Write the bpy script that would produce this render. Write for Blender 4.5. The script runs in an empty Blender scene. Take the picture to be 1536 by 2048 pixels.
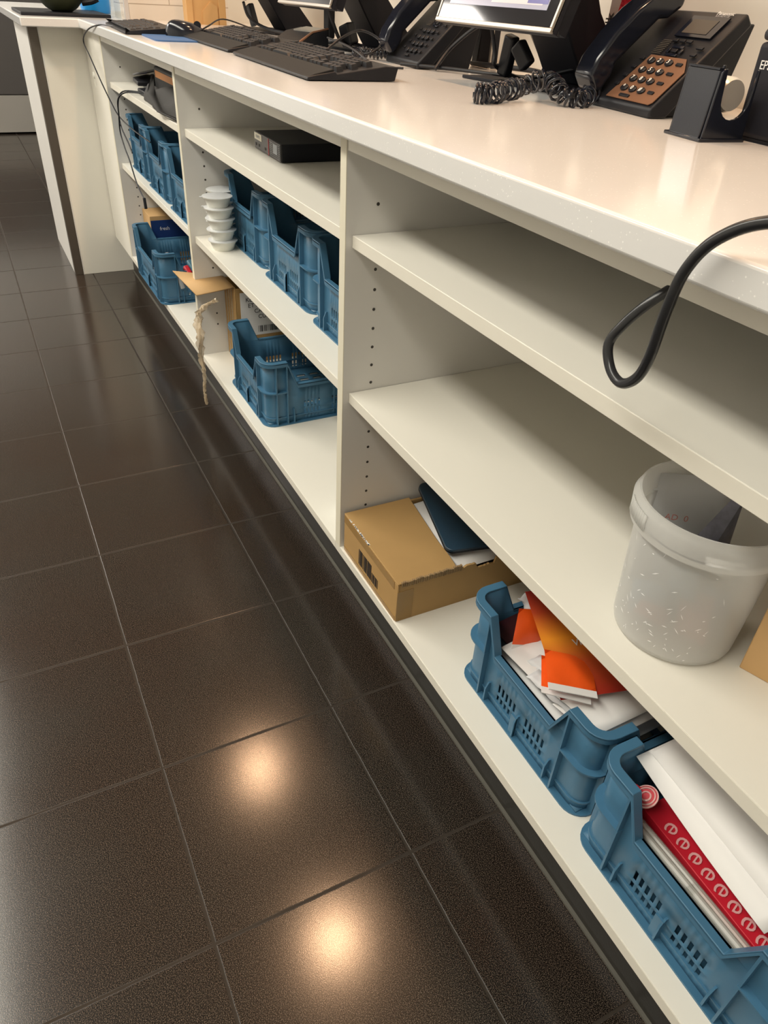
import bpy, math, random
from mathutils import Vector, Matrix
random.seed(7)
S = bpy.context.scene
COL = S.collection

# ------------------------------------------------------------------ camera
AZ, PT, RL = 2.63634450, -0.62250317, 0.06064398
CAM = Vector((1.01233598, -0.46582259, 1.05171834))
fw = Vector((math.cos(AZ)*math.cos(PT), math.sin(AZ)*math.cos(PT), math.sin(PT)))
rt = fw.cross(Vector((0, 0, 1))).normalized(); up = rt.cross(fw)
c_, s_ = math.cos(RL), math.sin(RL)
r2 = c_*rt + s_*up; u2 = -s_*rt + c_*up
cd = bpy.data.cameras.new('camera'); cam = bpy.data.objects.new('camera', cd); COL.objects.link(cam)
cam.matrix_world = Matrix(((r2.x, u2.x, -fw.x, CAM.x), (r2.y, u2.y, -fw.y, CAM.y), (r2.z, u2.z, -fw.z, CAM.z), (0, 0, 0, 1)))
cd.sensor_fit = 'VERTICAL'; cd.sensor_height = 32; cd.lens = 1451.714/2048*32; cd.clip_start = .02
S.camera = cam

# ------------------------------------------------------------------ light and exposure
S.view_settings.view_transform = 'Standard'; S.view_settings.look = 'None'
S.view_settings.gamma = 1; S.view_settings.use_curve_mapping = False
S.view_settings.exposure = 0.0
S.cycles.use_denoising = True
S.cycles.max_bounces = 8; S.cycles.sample_clamp_indirect = 6
w = bpy.data.worlds.new('room_ambient'); S.world = w; w.use_nodes = True
w.node_tree.nodes['Background'].inputs[0].default_value = (1, .95, .88, 1)
w.node_tree.nodes['Background'].inputs[1].default_value = 0.3

def area(name, loc, sx, sy, power, color, shape='RECTANGLE', spread=180):
    l = bpy.data.lights.new(name, 'AREA'); l.shape = shape; l.size = sx; l.size_y = sy
    l.energy = power; l.color = color; l.spread = math.radians(spread)
    o = bpy.data.objects.new(name, l); COL.objects.link(o); o.location = loc
    return o
area('overhead_area_light', (-.9, -1.5, 2.70), 4.6, .5, 121, (1, .95, .83))
area('overhead_area_light', (-4.9, -2.3, 2.70), 1.0, 1.2, 110, (1, .93, .86))  # added fill to brighten the far wall, no known fixture there
for px, py in ((-1.533, .216), (-.481, .233), (.57, .25)):  # nearest downlight is added to continue the row, no lamp known there
    area('warm_downlight', (px, py, 2.70), .11, .11, 9, (1, .60, .34), 'DISK', 150)

# ------------------------------------------------------------------ materials
MATS = {}
def mat(name, col, rough=.5, metal=0., bump=0., bscale=200., spec=.5, alpha=1., trans=0., coat=0., var=0., vscale=6., emit=None, estr=1., sss=0.):
    m = bpy.data.materials.new(name); m.use_nodes = True; nt = m.node_tree
    b = nt.nodes['Principled BSDF']
    c = (*col, 1) if len(col) == 3 else col
    b.inputs['Base Color'].default_value = c
    b.inputs['Roughness'].default_value = rough; b.inputs['Metallic'].default_value = metal
    b.inputs['Specular IOR Level'].default_value = spec
    b.inputs['Alpha'].default_value = alpha; b.inputs['Transmission Weight'].default_value = trans
    b.inputs['Coat Weight'].default_value = coat
    if sss: b.inputs['Subsurface Weight'].default_value = sss; b.inputs['Subsurface Radius'].default_value = (.02, .02, .02)
    if emit: b.inputs['Emission Color'].default_value = (*emit, 1); b.inputs['Emission Strength'].default_value = estr
    tc = nt.nodes.new('ShaderNodeTexCoord')
    if var:
        n = nt.nodes.new('ShaderNodeTexNoise'); n.inputs['Scale'].default_value = vscale; n.inputs['Detail'].default_value = 5
        nt.links.new(tc.outputs['Object'], n.inputs['Vector'])
        mx = nt.nodes.new('ShaderNodeMix'); mx.data_type = 'RGBA'
        mx.inputs[6].default_value = tuple(max(0, v*(1-var)) for v in c[:3])+(1,)
        mx.inputs[7].default_value = tuple(min(1, v*(1+var)) for v in c[:3])+(1,)
        nt.links.new(n.outputs['Fac'], mx.inputs[0]); nt.links.new(mx.outputs[2], b.inputs['Base Color'])
    if bump:
        n = nt.nodes.new('ShaderNodeTexNoise'); n.inputs['Scale'].default_value = bscale
        nt.links.new(tc.outputs['Object'], n.inputs['Vector'])
        bp = nt.nodes.new('ShaderNodeBump'); bp.inputs['Strength'].default_value = bump; bp.inputs['Distance'].default_value = .001
        nt.links.new(n.outputs['Fac'], bp.inputs['Height']); nt.links.new(bp.outputs[0], b.inputs['Normal'])
    MATS[name] = m; return m

def nd(nt, t, **k):
    n = nt.nodes.new(t)
    for a, v in k.items():
        if a == 'op': n.operation = v
        else: setattr(n, a, v)
    return n
def mth(nt, op, a, b=None, c=None):
    n = nt.nodes.new('ShaderNodeMath'); n.operation = op
    for i, v in enumerate((a, b, c)):
        if v is None: continue
        if isinstance(v, (int, float)): n.inputs[i].default_value = v
        else: nt.links.new(v, n.inputs[i])
    return n.outputs[0]

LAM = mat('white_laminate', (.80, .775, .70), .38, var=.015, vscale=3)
LAMSIDE = mat('shaded_white_laminate', (.70, .685, .655), .42, var=.02, vscale=4)  # white laminate again, greyed in its colour for faces in shade
EDGE = mat('cream_edge_band', (.74, .70, .57), .45, var=.05, vscale=20)
EDGE2 = mat('pale_edge_band', (.76, .73, .645), .42, var=.03, vscale=20)
DARK = mat('dark_hole_shade', (.05, .045, .04), .8)  # shade inside holes and slots, painted on as flat dark pieces
BLUE = mat('blue_crate_plastic', (.052, .155, .262), .42, var=.14, vscale=9, bump=.05, bscale=60)
BLK = mat('black_plastic', (.008, .009, .013), .45, spec=.32, bump=.1, bscale=900)
BLKG = mat('glossy_black_plastic', (.009, .011, .019), .14)
NAVY = mat('dark_navy_plastic', (.008, .009, .015), .6, spec=.3, bump=.15, bscale=700)
KEY = mat('dark_grey_keys', (.020, .020, .023), .5, spec=.4)
SILV = mat('brushed_silver', (.42, .39, .35), .38, metal=.85)
GREYM = mat('grey_metal', (.30, .28, .25), .42, metal=.6)
CHROME = mat('chrome', (.85, .82, .78), .12, metal=1)
GLASSBLK = mat('black_screen_glass', (.008, .008, .012), .06)
CARD = mat('brown_cardboard', (.42, .255, .095), .75, var=.10, vscale=14, bump=.15, bscale=40)
CARDI = mat('cardboard_edge', (.30, .20, .10), .85, var=.2, vscale=60)
CARDL = mat('light_cardboard', (.58, .36, .16), .7, var=.06, vscale=10)
PAPER = mat('white_paper', (.78, .77, .76), .6, var=.02)
PAPERG = mat('grey_white_paper', (.62, .63, .65), .6, var=.04)
WPLAS = mat('white_plastic_tub', (.80, .79, .72), .35, sss=.15)
FOIL = mat('pale_foil_lid', (.74, .76, .78), .25, metal=.25, var=.12, vscale=60)
ORANGE = mat('orange_packet', (.85, .10, .010), .35, var=.15, vscale=30)
MAROON = mat('maroon_card', (.05, .012, .016), .3)
RED = mat('red_card', (.56, .012, .030), .45, var=.06)
PINKT = mat('pink_lettering', (.75, .38, .38), .5)
REDPL = mat('red_translucent_plastic', (.70, .10, .12), .15, coat=.5)
REDRIM = mat('pale_pink_plastic', (.85, .50, .48), .12, coat=.6)
CLEAR = mat('clear_plastic_film', (.80, .80, .78), .12, alpha=.35, spec=.9)
CLEARD = mat('clear_plastic_tray', (.62, .62, .56), .15, alpha=.45, spec=.9)
WRAP = mat('amber_plastic_wrap', (.72, .58, .40), .08, alpha=.5, spec=1.)
BUCKM = mat('frosted_bucket_plastic', (.86, .86, .84), .30, alpha=.46)
_nt = BUCKM.node_tree; _b = _nt.nodes['Principled BSDF']; _o = _nt.nodes['Material Output']
_t = _nt.nodes.new('ShaderNodeBsdfTranslucent'); _t.inputs[0].default_value = (.86, .86, .84, 1)
_m = _nt.nodes.new('ShaderNodeMixShader'); _m.inputs[0].default_value = .22
_nt.links.new(_b.outputs[0], _m.inputs[1]); _nt.links.new(_t.outputs[0], _m.inputs[2]); _nt.links.new(_m.outputs[0], _o.inputs[0])
SLATE = mat('dark_blue_board', (.020, .050, .085), .33, var=.3, vscale=14)
STEEL = mat('brown_steel', (.14, .12, .10), .38, metal=.6, var=.1)
WOODM = mat('light_wood', (.60, .36, .15), .5, var=.18, vscale=7)
WHITEINK = mat('white_print', (.75, .75, .75), .5)
GREYINK = mat('grey_print', (.35, .35, .36), .5)
BLKINK = mat('black_print', (.015, .015, .018), .5)
COPPER = mat('worn_copper_panel', (.26, .135, .08), .35, metal=.35, var=.15, vscale=25)
LCD = mat('grey_display', (.030, .028, .025), .45)
BLUEMAT = mat('blue_mouse_mat', (.035, .11, .28), .6)
BOXBLUE = mat('dark_blue_carton', (.008, .035, .16), .45)
CLOTHG = mat('dark_grey_fabric', (.045, .043, .042), .85, bump=.4, bscale=300)
PURP = mat('screen_lavender', (.05, .045, .16), .2, emit=(.10, .09, .24), estr=.7)
SCRG = mat('screen_greyish', (.2, .2, .25), .2, emit=(.20, .19, .27), estr=.6)
SCRP = mat('screen_pale', (.4, .35, .35), .2, emit=(.42, .36, .36), estr=.6)
ORLAB = mat('orange_label', (.75, .28, .04), .4)
OLIVE = mat('mottled_dark_green', (.04, .045, .022), .3, var=.6, vscale=30)
CYAN = mat('bright_blue_plastic', (.02, .32, .80), .3)
GREYCAB = mat('dark_grey_front', (.085, .078, .075), .45, metal=.2)
GREYLOW = mat('mid_grey_front', (.30, .285, .26), .5)
BLUEINK = mat('navy_print', (.03, .06, .20), .4)
GREYBAND = mat('grey_strap', (.34, .35, .36), .5)

def mat_counter():
    m = mat('speckled_white_solid_surface', (.80, .775, .745), .14); nt = m.node_tree; b = nt.nodes['Principled BSDF']
    tc = nd(nt, 'ShaderNodeTexCoord'); v = nd(nt, 'ShaderNodeTexVoronoi'); v.inputs['Scale'].default_value = 230
    nt.links.new(tc.outputs['Object'], v.inputs['Vector'])
    n = nd(nt, 'ShaderNodeTexNoise'); n.inputs['Scale'].default_value = 60; nt.links.new(tc.outputs['Object'], n.inputs['Vector'])
    rp = nd(nt, 'ShaderNodeValToRGB'); rp.color_ramp.elements[0].position = .10; rp.color_ramp.elements[1].position = .22
    rp.color_ramp.elements[0].color = (1, 1, 1, 1); rp.color_ramp.elements[1].color = (0, 0, 0, 1)
    nt.links.new(v.outputs['Distance'], rp.inputs[0])
    f = mth(nt, 'MULTIPLY', rp.outputs[0], mth(nt, 'GREATER_THAN', n.outputs['Fac'], .52))
    mx = nd(nt, 'ShaderNodeMix', data_type='RGBA'); mx.inputs[6].default_value = (.735, .728, .72, 1); mx.inputs[7].default_value = (.93, .92, .90, 1)
    nt.links.new(f, mx.inputs[0]); nt.links.new(mx.outputs[2], b.inputs['Base Color'])
    return m
COUNTER = mat_counter()

def mat_floor():
    m = mat('dark_speckled_floor_tile', (.03, .024, .02), .24); nt = m.node_tree; b = nt.nodes['Principled BSDF']
    tc = nd(nt, 'ShaderNodeTexCoord'); sp = nd(nt, 'ShaderNodeSeparateXYZ'); nt.links.new(tc.outputs['Object'], sp.inputs[0])
    wn = nd(nt, 'ShaderNodeTexNoise'); wn.inputs['Scale'].default_value = 30; nt.links.new(tc.outputs['Object'], wn.inputs['Vector'])
    wob = mth(nt, 'MULTIPLY', mth(nt, 'SUBTRACT', wn.outputs['Fac'], .5), .0022)
    def line(o, off):
        x = mth(nt, 'DIVIDE', mth(nt, 'SUBTRACT', o, off), .3)
        fr = mth(nt, 'ABSOLUTE', mth(nt, 'SUBTRACT', mth(nt, 'FRACT', mth(nt, 'ADD', x, 100.5)), .5))
        return mth(nt, 'ADD', mth(nt, 'MULTIPLY', fr, .3), 0.0)     # distance to the joint in metres
    dx = line(sp.outputs[0], .5286); dy = line(sp.outputs[1], -.1178)
    d = mth(nt, 'ADD', mth(nt, 'MINIMUM', dx, dy), wob)
    g = nd(nt, 'ShaderNodeMapRange'); g.inputs[1].default_value = .0014; g.inputs[2].default_value = .0030; nt.links.new(d, g.inputs[0])
    s1 = nd(nt, 'ShaderNodeTexNoise'); s1.inputs['Scale'].default_value = 760; s1.inputs['Detail'].default_value = 3; nt.links.new(tc.outputs['Object'], s1.inputs['Vector'])
    s2 = nd(nt, 'ShaderNodeTexNoise'); s2.inputs['Scale'].default_value = 3.5; s2.inputs['Detail'].default_value = 4; nt.links.new(tc.outputs['Object'], s2.inputs['Vector'])
    r1 = nd(nt, 'ShaderNodeValToRGB'); r1.color_ramp.elements[0].position = .47; r1.color_ramp.elements[1].position = .70
    r1.color_ramp.elements[0].color = (.004, .0032, .0028, 1); r1.color_ramp.elements[1].color = (.125, .098, .078, 1)
    nt.links.new(s1.outputs['Fac'], r1.inputs[0])
    tint = nd(nt, 'ShaderNodeMix', data_type='RGBA', blend_type='MULTIPLY'); tint.inputs[0].default_value = .5
    r2_ = nd(nt, 'ShaderNodeValToRGB'); r2_.color_ramp.elements[0].position = .35; r2_.color_ramp.elements[1].position = .65
    r2_.color_ramp.elements[0].color = (1, .80, .68, 1); r2_.color_ramp.elements[1].color = (.95, 1, 1, 1)
    nt.links.new(s2.outputs['Fac'], r2_.inputs[0]); nt.links.new(r1.outputs[0], tint.inputs[6]); nt.links.new(r2_.outputs[0], tint.inputs[7])
    mx = nd(nt, 'ShaderNodeMix', data_type='RGBA'); mx.inputs[6].default_value = (.022, .015, .009, 1)
    nt.links.new(tint.outputs[2], mx.inputs[7]); nt.links.new(g.outputs[0], mx.inputs[0]); nt.links.new(mx.outputs[2], b.inputs['Base Color'])
    h = mth(nt, 'ADD', mth(nt, 'MULTIPLY', g.outputs[0], .9), mth(nt, 'MULTIPLY', s1.outputs['Fac'], .045))
    h = mth(nt, 'ADD', h, mth(nt, 'MULTIPLY', s2.outputs['Fac'], .3))
    bp = nd(nt, 'ShaderNodeBump'); bp.inputs['Strength'].default_value = .55; bp.inputs['Distance'].default_value = .0012
    nt.links.new(h, bp.inputs['Height']); nt.links.new(bp.outputs[0], b.inputs['Normal'])
    rr = nd(nt, 'ShaderNodeMapRange'); rr.inputs[3].default_value = .13; rr.inputs[4].default_value = .19; nt.links.new(s2.outputs['Fac'], rr.inputs[0])
    ro = nd(nt, 'ShaderNodeMix', data_type='FLOAT'); ro.inputs[2].default_value = .85; nt.links.new(g.outputs[0], ro.inputs[0]); nt.links.new(rr.outputs[0], ro.inputs[3])
    nt.links.new(ro.outputs[0], b.inputs['Roughness'])
    return m
FLOOR = mat_floor()

def mat_brick(name, col, mortar, bw, rh, off, axis, msize=.0016, rough=.15):
    m = mat(name, col, rough); nt = m.node_tree; b = nt.nodes['Principled BSDF']
    tc = nd(nt, 'ShaderNodeTexCoord'); sp = nd(nt, 'ShaderNodeSeparateXYZ'); cb = nd(nt, 'ShaderNodeCombineXYZ')
    nt.links.new(tc.outputs['Object'], sp.inputs[0])
    nt.links.new(mth(nt, 'ADD', sp.outputs[axis], off[0]), cb.inputs[0]); nt.links.new(mth(nt, 'ADD', sp.outputs[2], off[1]), cb.inputs[1])
    br = nd(nt, 'ShaderNodeTexBrick'); br.inputs['Scale'].default_value = 1; br.inputs['Brick Width'].default_value = bw
    br.inputs['Row Height'].default_value = rh; br.inputs['Mortar Size'].default_value = msize; br.inputs['Mortar Smooth'].default_value = .1
    br.inputs['Color1'].default_value = (*col, 1); br.inputs['Color2'].default_value = (*[v*.97 for v in col], 1); br.inputs['Mortar'].default_value = (*mortar, 1)
    nt.links.new(cb.outputs[0], br.inputs['Vector']); nt.links.new(br.outputs['Color'], b.inputs['Base Color'])
    bp = nd(nt, 'ShaderNodeBump'); bp.invert = True; bp.inputs['Distance'].default_value = .002; bp.inputs['Strength'].default_value = .5
    nt.links.new(br.outputs['Fac'], bp.inputs['Height']); nt.links.new(bp.outputs[0], b.inputs['Normal'])
    return m
TILE = mat_brick('white_wall_tile', (.80, .76, .70), (.45, .40, .34), .30, .075, (5.08, .009), 1)
TILEF = mat_brick('far_white_wall_tile', (.78, .78, .76), (.5, .5, .48), .30, .10, (5.1, .05), 1, .003)
WALLM = mat('white_wall_paint', (.76, .75, .70), .55, var=.02)
CEIL = mat('ceiling_paint', (.55, .52, .47), .7)
PLINTH = mat('dark_plinth_tile', (.026, .024, .021), .42, var=.35, vscale=5, bump=.2, bscale=300)
GROUT = mat('grey_joint_line', (.10, .095, .08), .7, var=.3, vscale=12)

# ------------------------------------------------------------------ mesh helper
class MB:
    def __init__(s): s.v = []; s.f = []; s.m = []; s.mats = []
    def mi(s, m):
        if m not in s.mats: s.mats.append(m)
        return s.mats.index(m)
    def add(s, vs, fs, m, X=None):
        o = len(s.v); k = s.mi(m)
        for p in vs:
            p = Vector(p)
            if X is not None: p = X @ p
            s.v.append(p[:])
        for f in fs: s.f.append(tuple(o+i for i in f)); s.m.append(k)
        return s
    def box(s, x0, x1, y0, y1, z0, z1, m, X=None):
        vs = [(x0,y0,z0),(x1,y0,z0),(x1,y1,z0),(x0,y1,z0),(x0,y0,z1),(x1,y0,z1),(x1,y1,z1),(x0,y1,z1)]
        return s.add(vs, [(0,3,2,1),(4,5,6,7),(0,1,5,4),(1,2,6,5),(2,3,7,6),(3,0,4,7)], m, X)
    def prism(s, poly, a, b, m, axis='z', X=None):      # poly in the plane across the axis, extruded a..b
        n = len(poly)
        def P(p, t): return {'z': (p[0], p[1], t), 'x': (t, p[0], p[1]), 'y': (p[0], t, p[1])}[axis]
        ar = sum(poly[i][0]*poly[(i+1) % n][1]-poly[(i+1) % n][0]*poly[i][1] for i in range(n))
        if (ar < 0) != (axis == 'y'): poly = poly[::-1]
        vs = [P(p, a) for p in poly]+[P(p, b) for p in poly]
        fs = [tuple(range(n))[::-1], tuple(range(n, 2*n))]+[(i, (i+1) % n, n+(i+1) % n, n+i) for i in range(n)]
        return s.add(vs, fs, m, X)
    def lathe(s, prof, m, seg=32, X=None, close=True):   # prof: (r,z) from bottom to top
        vs = []; fs = []; n = len(prof)
        for i in range(seg):
            a = 2*math.pi*i/seg
            for r, z in prof: vs.append((r*math.cos(a), r*math.sin(a), z))
        for i in range(seg):
            j = (i+1) % seg
            for k in range(n-1): fs.append((i*n+k, j*n+k, j*n+k+1, i*n+k+1))
        if close:
            if prof[0][0] > 1e-6: fs.append(tuple(i*n for i in range(seg))[::-1])
            if prof[-1][0] > 1e-6: fs.append(tuple(i*n+n-1 for i in range(seg)))
        return s.add(vs, fs, m, X)
    def cyl(s, r, z0, z1, m, seg=20, X=None): return s.lathe([(r, z0), (r, z1)], m, seg, X)
    def tube(s, pts, r, m, seg=8, X=None, sm=True, step=6):
        pts = [Vector(p) for p in pts]
        if sm: pts = spline(pts, step)
        vs = []; fs = []; n = len(pts)
        t0 = (pts[1]-pts[0]).normalized(); ref = Vector((0, 0, 1)) if abs(t0.z) < .9 else Vector((1, 0, 0))
        u = t0.cross(ref).normalized()
        for i, p in enumerate(pts):
            t = (pts[min(i+1, n-1)]-pts[max(i-1, 0)]).normalized()
            u = (u-t*u.dot(t)).normalized(); v = t.cross(u)
            rr = r(i/(n-1)) if callable(r) else r
            for k in range(seg):
                a = 2*math.pi*k/seg; vs.append((p+(u*math.cos(a)+v*math.sin(a))*rr)[:])
        for i in range(n-1):
            for k in range(seg):
                k2 = (k+1) % seg; fs.append((i*seg+k, i*seg+k2, (i+1)*seg+k2, (i+1)*seg+k))
        fs.append(tuple(range(seg))[::-1]); fs.append(tuple((n-1)*seg+k for k in range(seg)))
        return s.add(vs, fs, m, X)
    def build(s, name, parent=None, loc=(0, 0, 0), rot=(0, 0, 0), bevel=0, bseg=2, solid=0, angle=35, sub=0):
        me = bpy.data.meshes.new(name); me.from_pydata(s.v, [], s.f)
        for m in s.mats: me.materials.append(m)
        me.polygons.foreach_set('material_index', s.m)
        me.polygons.foreach_set('use_smooth', [True]*len(s.f)); me.update()
        me.set_sharp_from_angle(angle=math.radians(angle))
        o = bpy.data.objects.new(name, me); COL.objects.link(o); o.location = loc; o.rotation_euler = rot
        if parent: o.parent = parent
        if solid:
            md = o.modifiers.new('thickness', 'SOLIDIFY'); md.thickness = solid; md.offset = 0
        if sub:
            md = o.modifiers.new('smooth', 'SUBSURF'); md.levels = sub; md.render_levels = sub
        if bevel:
            md = o.modifiers.new('edge', 'BEVEL'); md.width = bevel; md.segments = bseg; md.limit_method = 'ANGLE'; md.angle_limit = math.radians(40)
            md.harden_normals = False
        return o
def spline(P, step=6):
    out = []
    n = len(P)
    for i in range(n-1):
        a = P[max(i-1, 0)]; b = P[i]; c = P[i+1]; d = P[min(i+2, n-1)]
        for k in range(step):
            t = k/step
            out.append(.5*((2*b)+(c-a)*t+(2*a-5*b+4*c-d)*t*t+(-a+3*b-3*c+d)*t**3))
    out.append(P[-1]); return out
def tag(o, label=None, cat=None, group=None, kind=None):
    if label: o['label'] = label
    if cat: o['category'] = cat
    if group: o['group'] = group
    if kind: o['kind'] = kind
    return o
def thing(name, label, cat, loc=(0, 0, 0), rot=(0, 0, 0), group=None):
    o = bpy.data.objects.new(name, None); COL.objects.link(o); o.location = loc
    o.rotation_euler = rot if isinstance(rot, tuple) else (0, 0, rot)
    o.empty_display_size = .05
    return tag(o, label, cat, group)
def dup(o, parent=None):
    c = o.copy(); COL.objects.link(c)
    if parent: c.parent = parent
    for k in list(o.children): dup(k, c)
    return c
def text(s, size, m, name='lettering', parent=None, M=None, ext=.0003, ax='CENTER', sx=1.):
    cu = bpy.data.curves.new(name, 'FONT'); cu.body = s; cu.size = size; cu.extrude = ext; cu.align_x = ax; cu.align_y = 'CENTER'; cu.resolution_u = 3
    t = bpy.data.objects.new(name, cu); COL.objects.link(t)
    me = bpy.data.meshes.new_from_object(t.evaluated_get(bpy.context.evaluated_depsgraph_get()))
    bpy.data.objects.remove(t); bpy.data.curves.remove(cu); me.materials.clear(); me.materials.append(m)
    o = bpy.data.objects.new(name, me); COL.objects.link(o); me.name = name
    if sx != 1: me.transform(Matrix.Diagonal((sx, 1, 1, 1)))
    if parent: o.parent = parent
    if M is not None: o.matrix_local = M
    return o
def frame(org, xd, yd):          # matrix with given local x and y directions
    x = Vector(xd).normalized(); z = x.cross(Vector(yd)).normalized(); y = z.cross(x)
    return Matrix(((x.x, y.x, z.x, org[0]), (x.y, y.y, z.y, org[1]), (x.z, y.z, z.z, org[2]), (0, 0, 0, 1)))

ZS, ZB, ZA, ZR, ZC, ZT = .164, .497, .753, .8686, .890, .918   # bottom, lower shelf, upper shelf, rail, counter underside and top
YW = .72                                                     # the wall behind the counter

# ------------------------------------------------------------------ room
def struct(o): o['kind'] = 'structure'; return o
struct(MB().box(-6.5, 2.6, -3.1, .9, -.05, 0, FLOOR).build('floor'))
struct(MB().box(-6.5, 2.6, -3.1, .9, 2.75, 2.8, CEIL).build('ceiling'))
struct(MB().box(-6.5, 2.6, YW, YW+.1, 0, 2.75, WALLM).build('wall_back'))
struct(MB().box(-6.5, -6.4, -3.1, YW, 0, 2.75, TILEF).build('wall_far'))
struct(MB().box(-6.5, 2.6, -3.2, -3.1, 0, 2.75, WALLM).build('wall_left'))
struct(MB().box(2.5, 2.6, -3.1, YW, 0, 2.75, WALLM).build('wall_right'))
struct(MB().box(-2.42, -2.30, .14, .545, ZT, 2.75, TILE).box(-2.42, -2.30, .545, YW, ZT, 2.75, WALLM).build('wall_end'))
struct(MB().box(-2.31, 1.3, .051, .08, 0, .1455, PLINTH).build('baseboard_front'))
struct(MB().box(-2.31, 1.3, .0455, .051, .0, .004, GROUT).build('trim_1'))

# ------------------------------------------------------------------ shelving units
YF, YSH, YD = 0.0, .0118, .56
def unit(xl0, xl1, xr, label, zA, zB, last=False):
    t = thing('shelving_unit', label, 'shelving unit', ((xl1+xr)/2, 0, .146)); ox, oz = (xl1+xr)/2, .146
    def L(m, n, **k): return m.build(n, t, (-ox, 0, -oz), **k)
    sp = MB()
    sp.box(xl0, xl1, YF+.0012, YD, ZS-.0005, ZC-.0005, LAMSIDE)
    sp.box(xl0, xl1, YF, YF+.0012, ZS-.0005, ZC-.0005, EDGE)
    o = L(sp, 'side_panel')
    hp = MB()
    zz = [.2828+.032*k for k in range(-1, 17)]
    for z in zz:
        if abs(z-zA+.009) < .021 or abs(z-zB+.009) < .021 or z > .85: continue
        hp.lathe([(.0026, 0), (.0026, .0012)], DARK, 12, Matrix.Translation((xl1-.0009, .0528, z)) @ Matrix.Rotation(math.pi/2, 4, 'Y'))
    L(hp, 'peg_holes')['kind'] = 'stuff'
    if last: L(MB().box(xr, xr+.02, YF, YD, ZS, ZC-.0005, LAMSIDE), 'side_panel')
    for z in (zA, zB):
        sh = MB(); sh.box(xl1+.0008, xr-.0008, YSH+.001, YD-.005, z-.018, z, LAM).box(xl1+.0008, xr-.0008, YSH, YSH+.001, z-.018, z, EDGE2)
        L(sh, 'shelf', bevel=.0006)
    b = MB(); b.box(xl0, xr+(.02 if last else 0), YF+.001, YD, .146, ZS, LAM).box(xl0, xr+(.02 if last else 0), YF, YF+.001, .146, ZS, EDGE2)
    L(b, 'bottom_board', bevel=.0005)
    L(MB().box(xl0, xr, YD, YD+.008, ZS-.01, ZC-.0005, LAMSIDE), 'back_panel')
    L(MB().box(xl1+.0005, xr-.0005, YF+.002, YF+.020, ZR, ZC-.0008, LAM), 'top_rail')
    return t
unit(-.0201, 0., .976, 'open white shelving unit nearest the camera, holding bucket, torn carton and two blue crates', ZA, .494, True)
unit(-.9956, -.9765, -.0206, 'middle open white shelving unit with white tubs, mini computer and row of blue crates', ZA, .498)
unit(-1.9915, -1.9715, -.9961, 'far open white shelving unit beside the end panel, with fabric items on its top shelf', .751, .4965)
# closing stile at the far end
fs = thing('filler_panel', 'narrow plain cream filler panel between far shelving unit and end pedestal', 'panel', (-2.15, 0, .146))
MB().box(-.175, .158, 0, .018, 0, ZC-.147, LAM).build('board', fs, bevel=.0006)
cc = MB().lathe([(.012, 0), (.011, .004), (.006, .006)], WPLAS, 16, Matrix.Translation((-.07, 0, .60)) @ Matrix.Rotation(math.pi/2, 4, 'X'))
cc.box(-.076, -.064, -.003, 0, .56, .605, WPLAS); cc.build('cord_grommet', fs)

# end pedestal with steel post
ep = thing('end_pedestal', 'cream end pedestal standing on the floor under the counter step', 'pedestal', (-2.6, 0, 0))
MB().box(-.30, .27, -.150, .30, 0, ZC-.0008, LAM).build('side_board', ep, bevel=.001)
MB().box(-.30, .27, -.154, -.150, 0, ZC-.0008, LAMSIDE).build('end_board', ep)
tag(MB().box(.232, .270, -.187, -.1545, 0, ZC-.0008, STEEL).build('corner_post', ep, bevel=.001), 'brown steel corner post')
MB().box(-.30, .232, -.187, -.1545, 0, ZC-.0008, LAMSIDE).build('edge_board', ep, bevel=.001)
# worktop
wt = MB(); prof = [(-.025, ZC), (-.025, ZT)]
wt.prism([(1.3, -.025), (1.3, YW-.001), (-3.6, YW-.001), (-3.6, -.215), (-2.205, -.215), (-2.205, -.025)], ZC, ZT, COUNTER)
o = wt.build('worktop', bevel=.0035, bseg=3); tag(o, 'long glossy speckled off-white worktop with a stepped far end', 'worktop')

# far grey cabinet seen under the worktop step
fc = thing('low_cabinet', 'low dark grey cabinet on the floor against the far tiled wall', 'cabinet', (-6.11, -.4, 0))
MB().box(-.28, .195, -1.1, 1.09, .012, .90, GREYCAB).build('body', fc)
MB().box(.195, .21, -1.09, 1.09, .27, .895, GREYCAB).build('door', fc, bevel=.001)
MB().box(.195, .21, -1.09, 1.09, .012, .262, GREYLOW).build('drawer', fc, bevel=.001)

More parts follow.
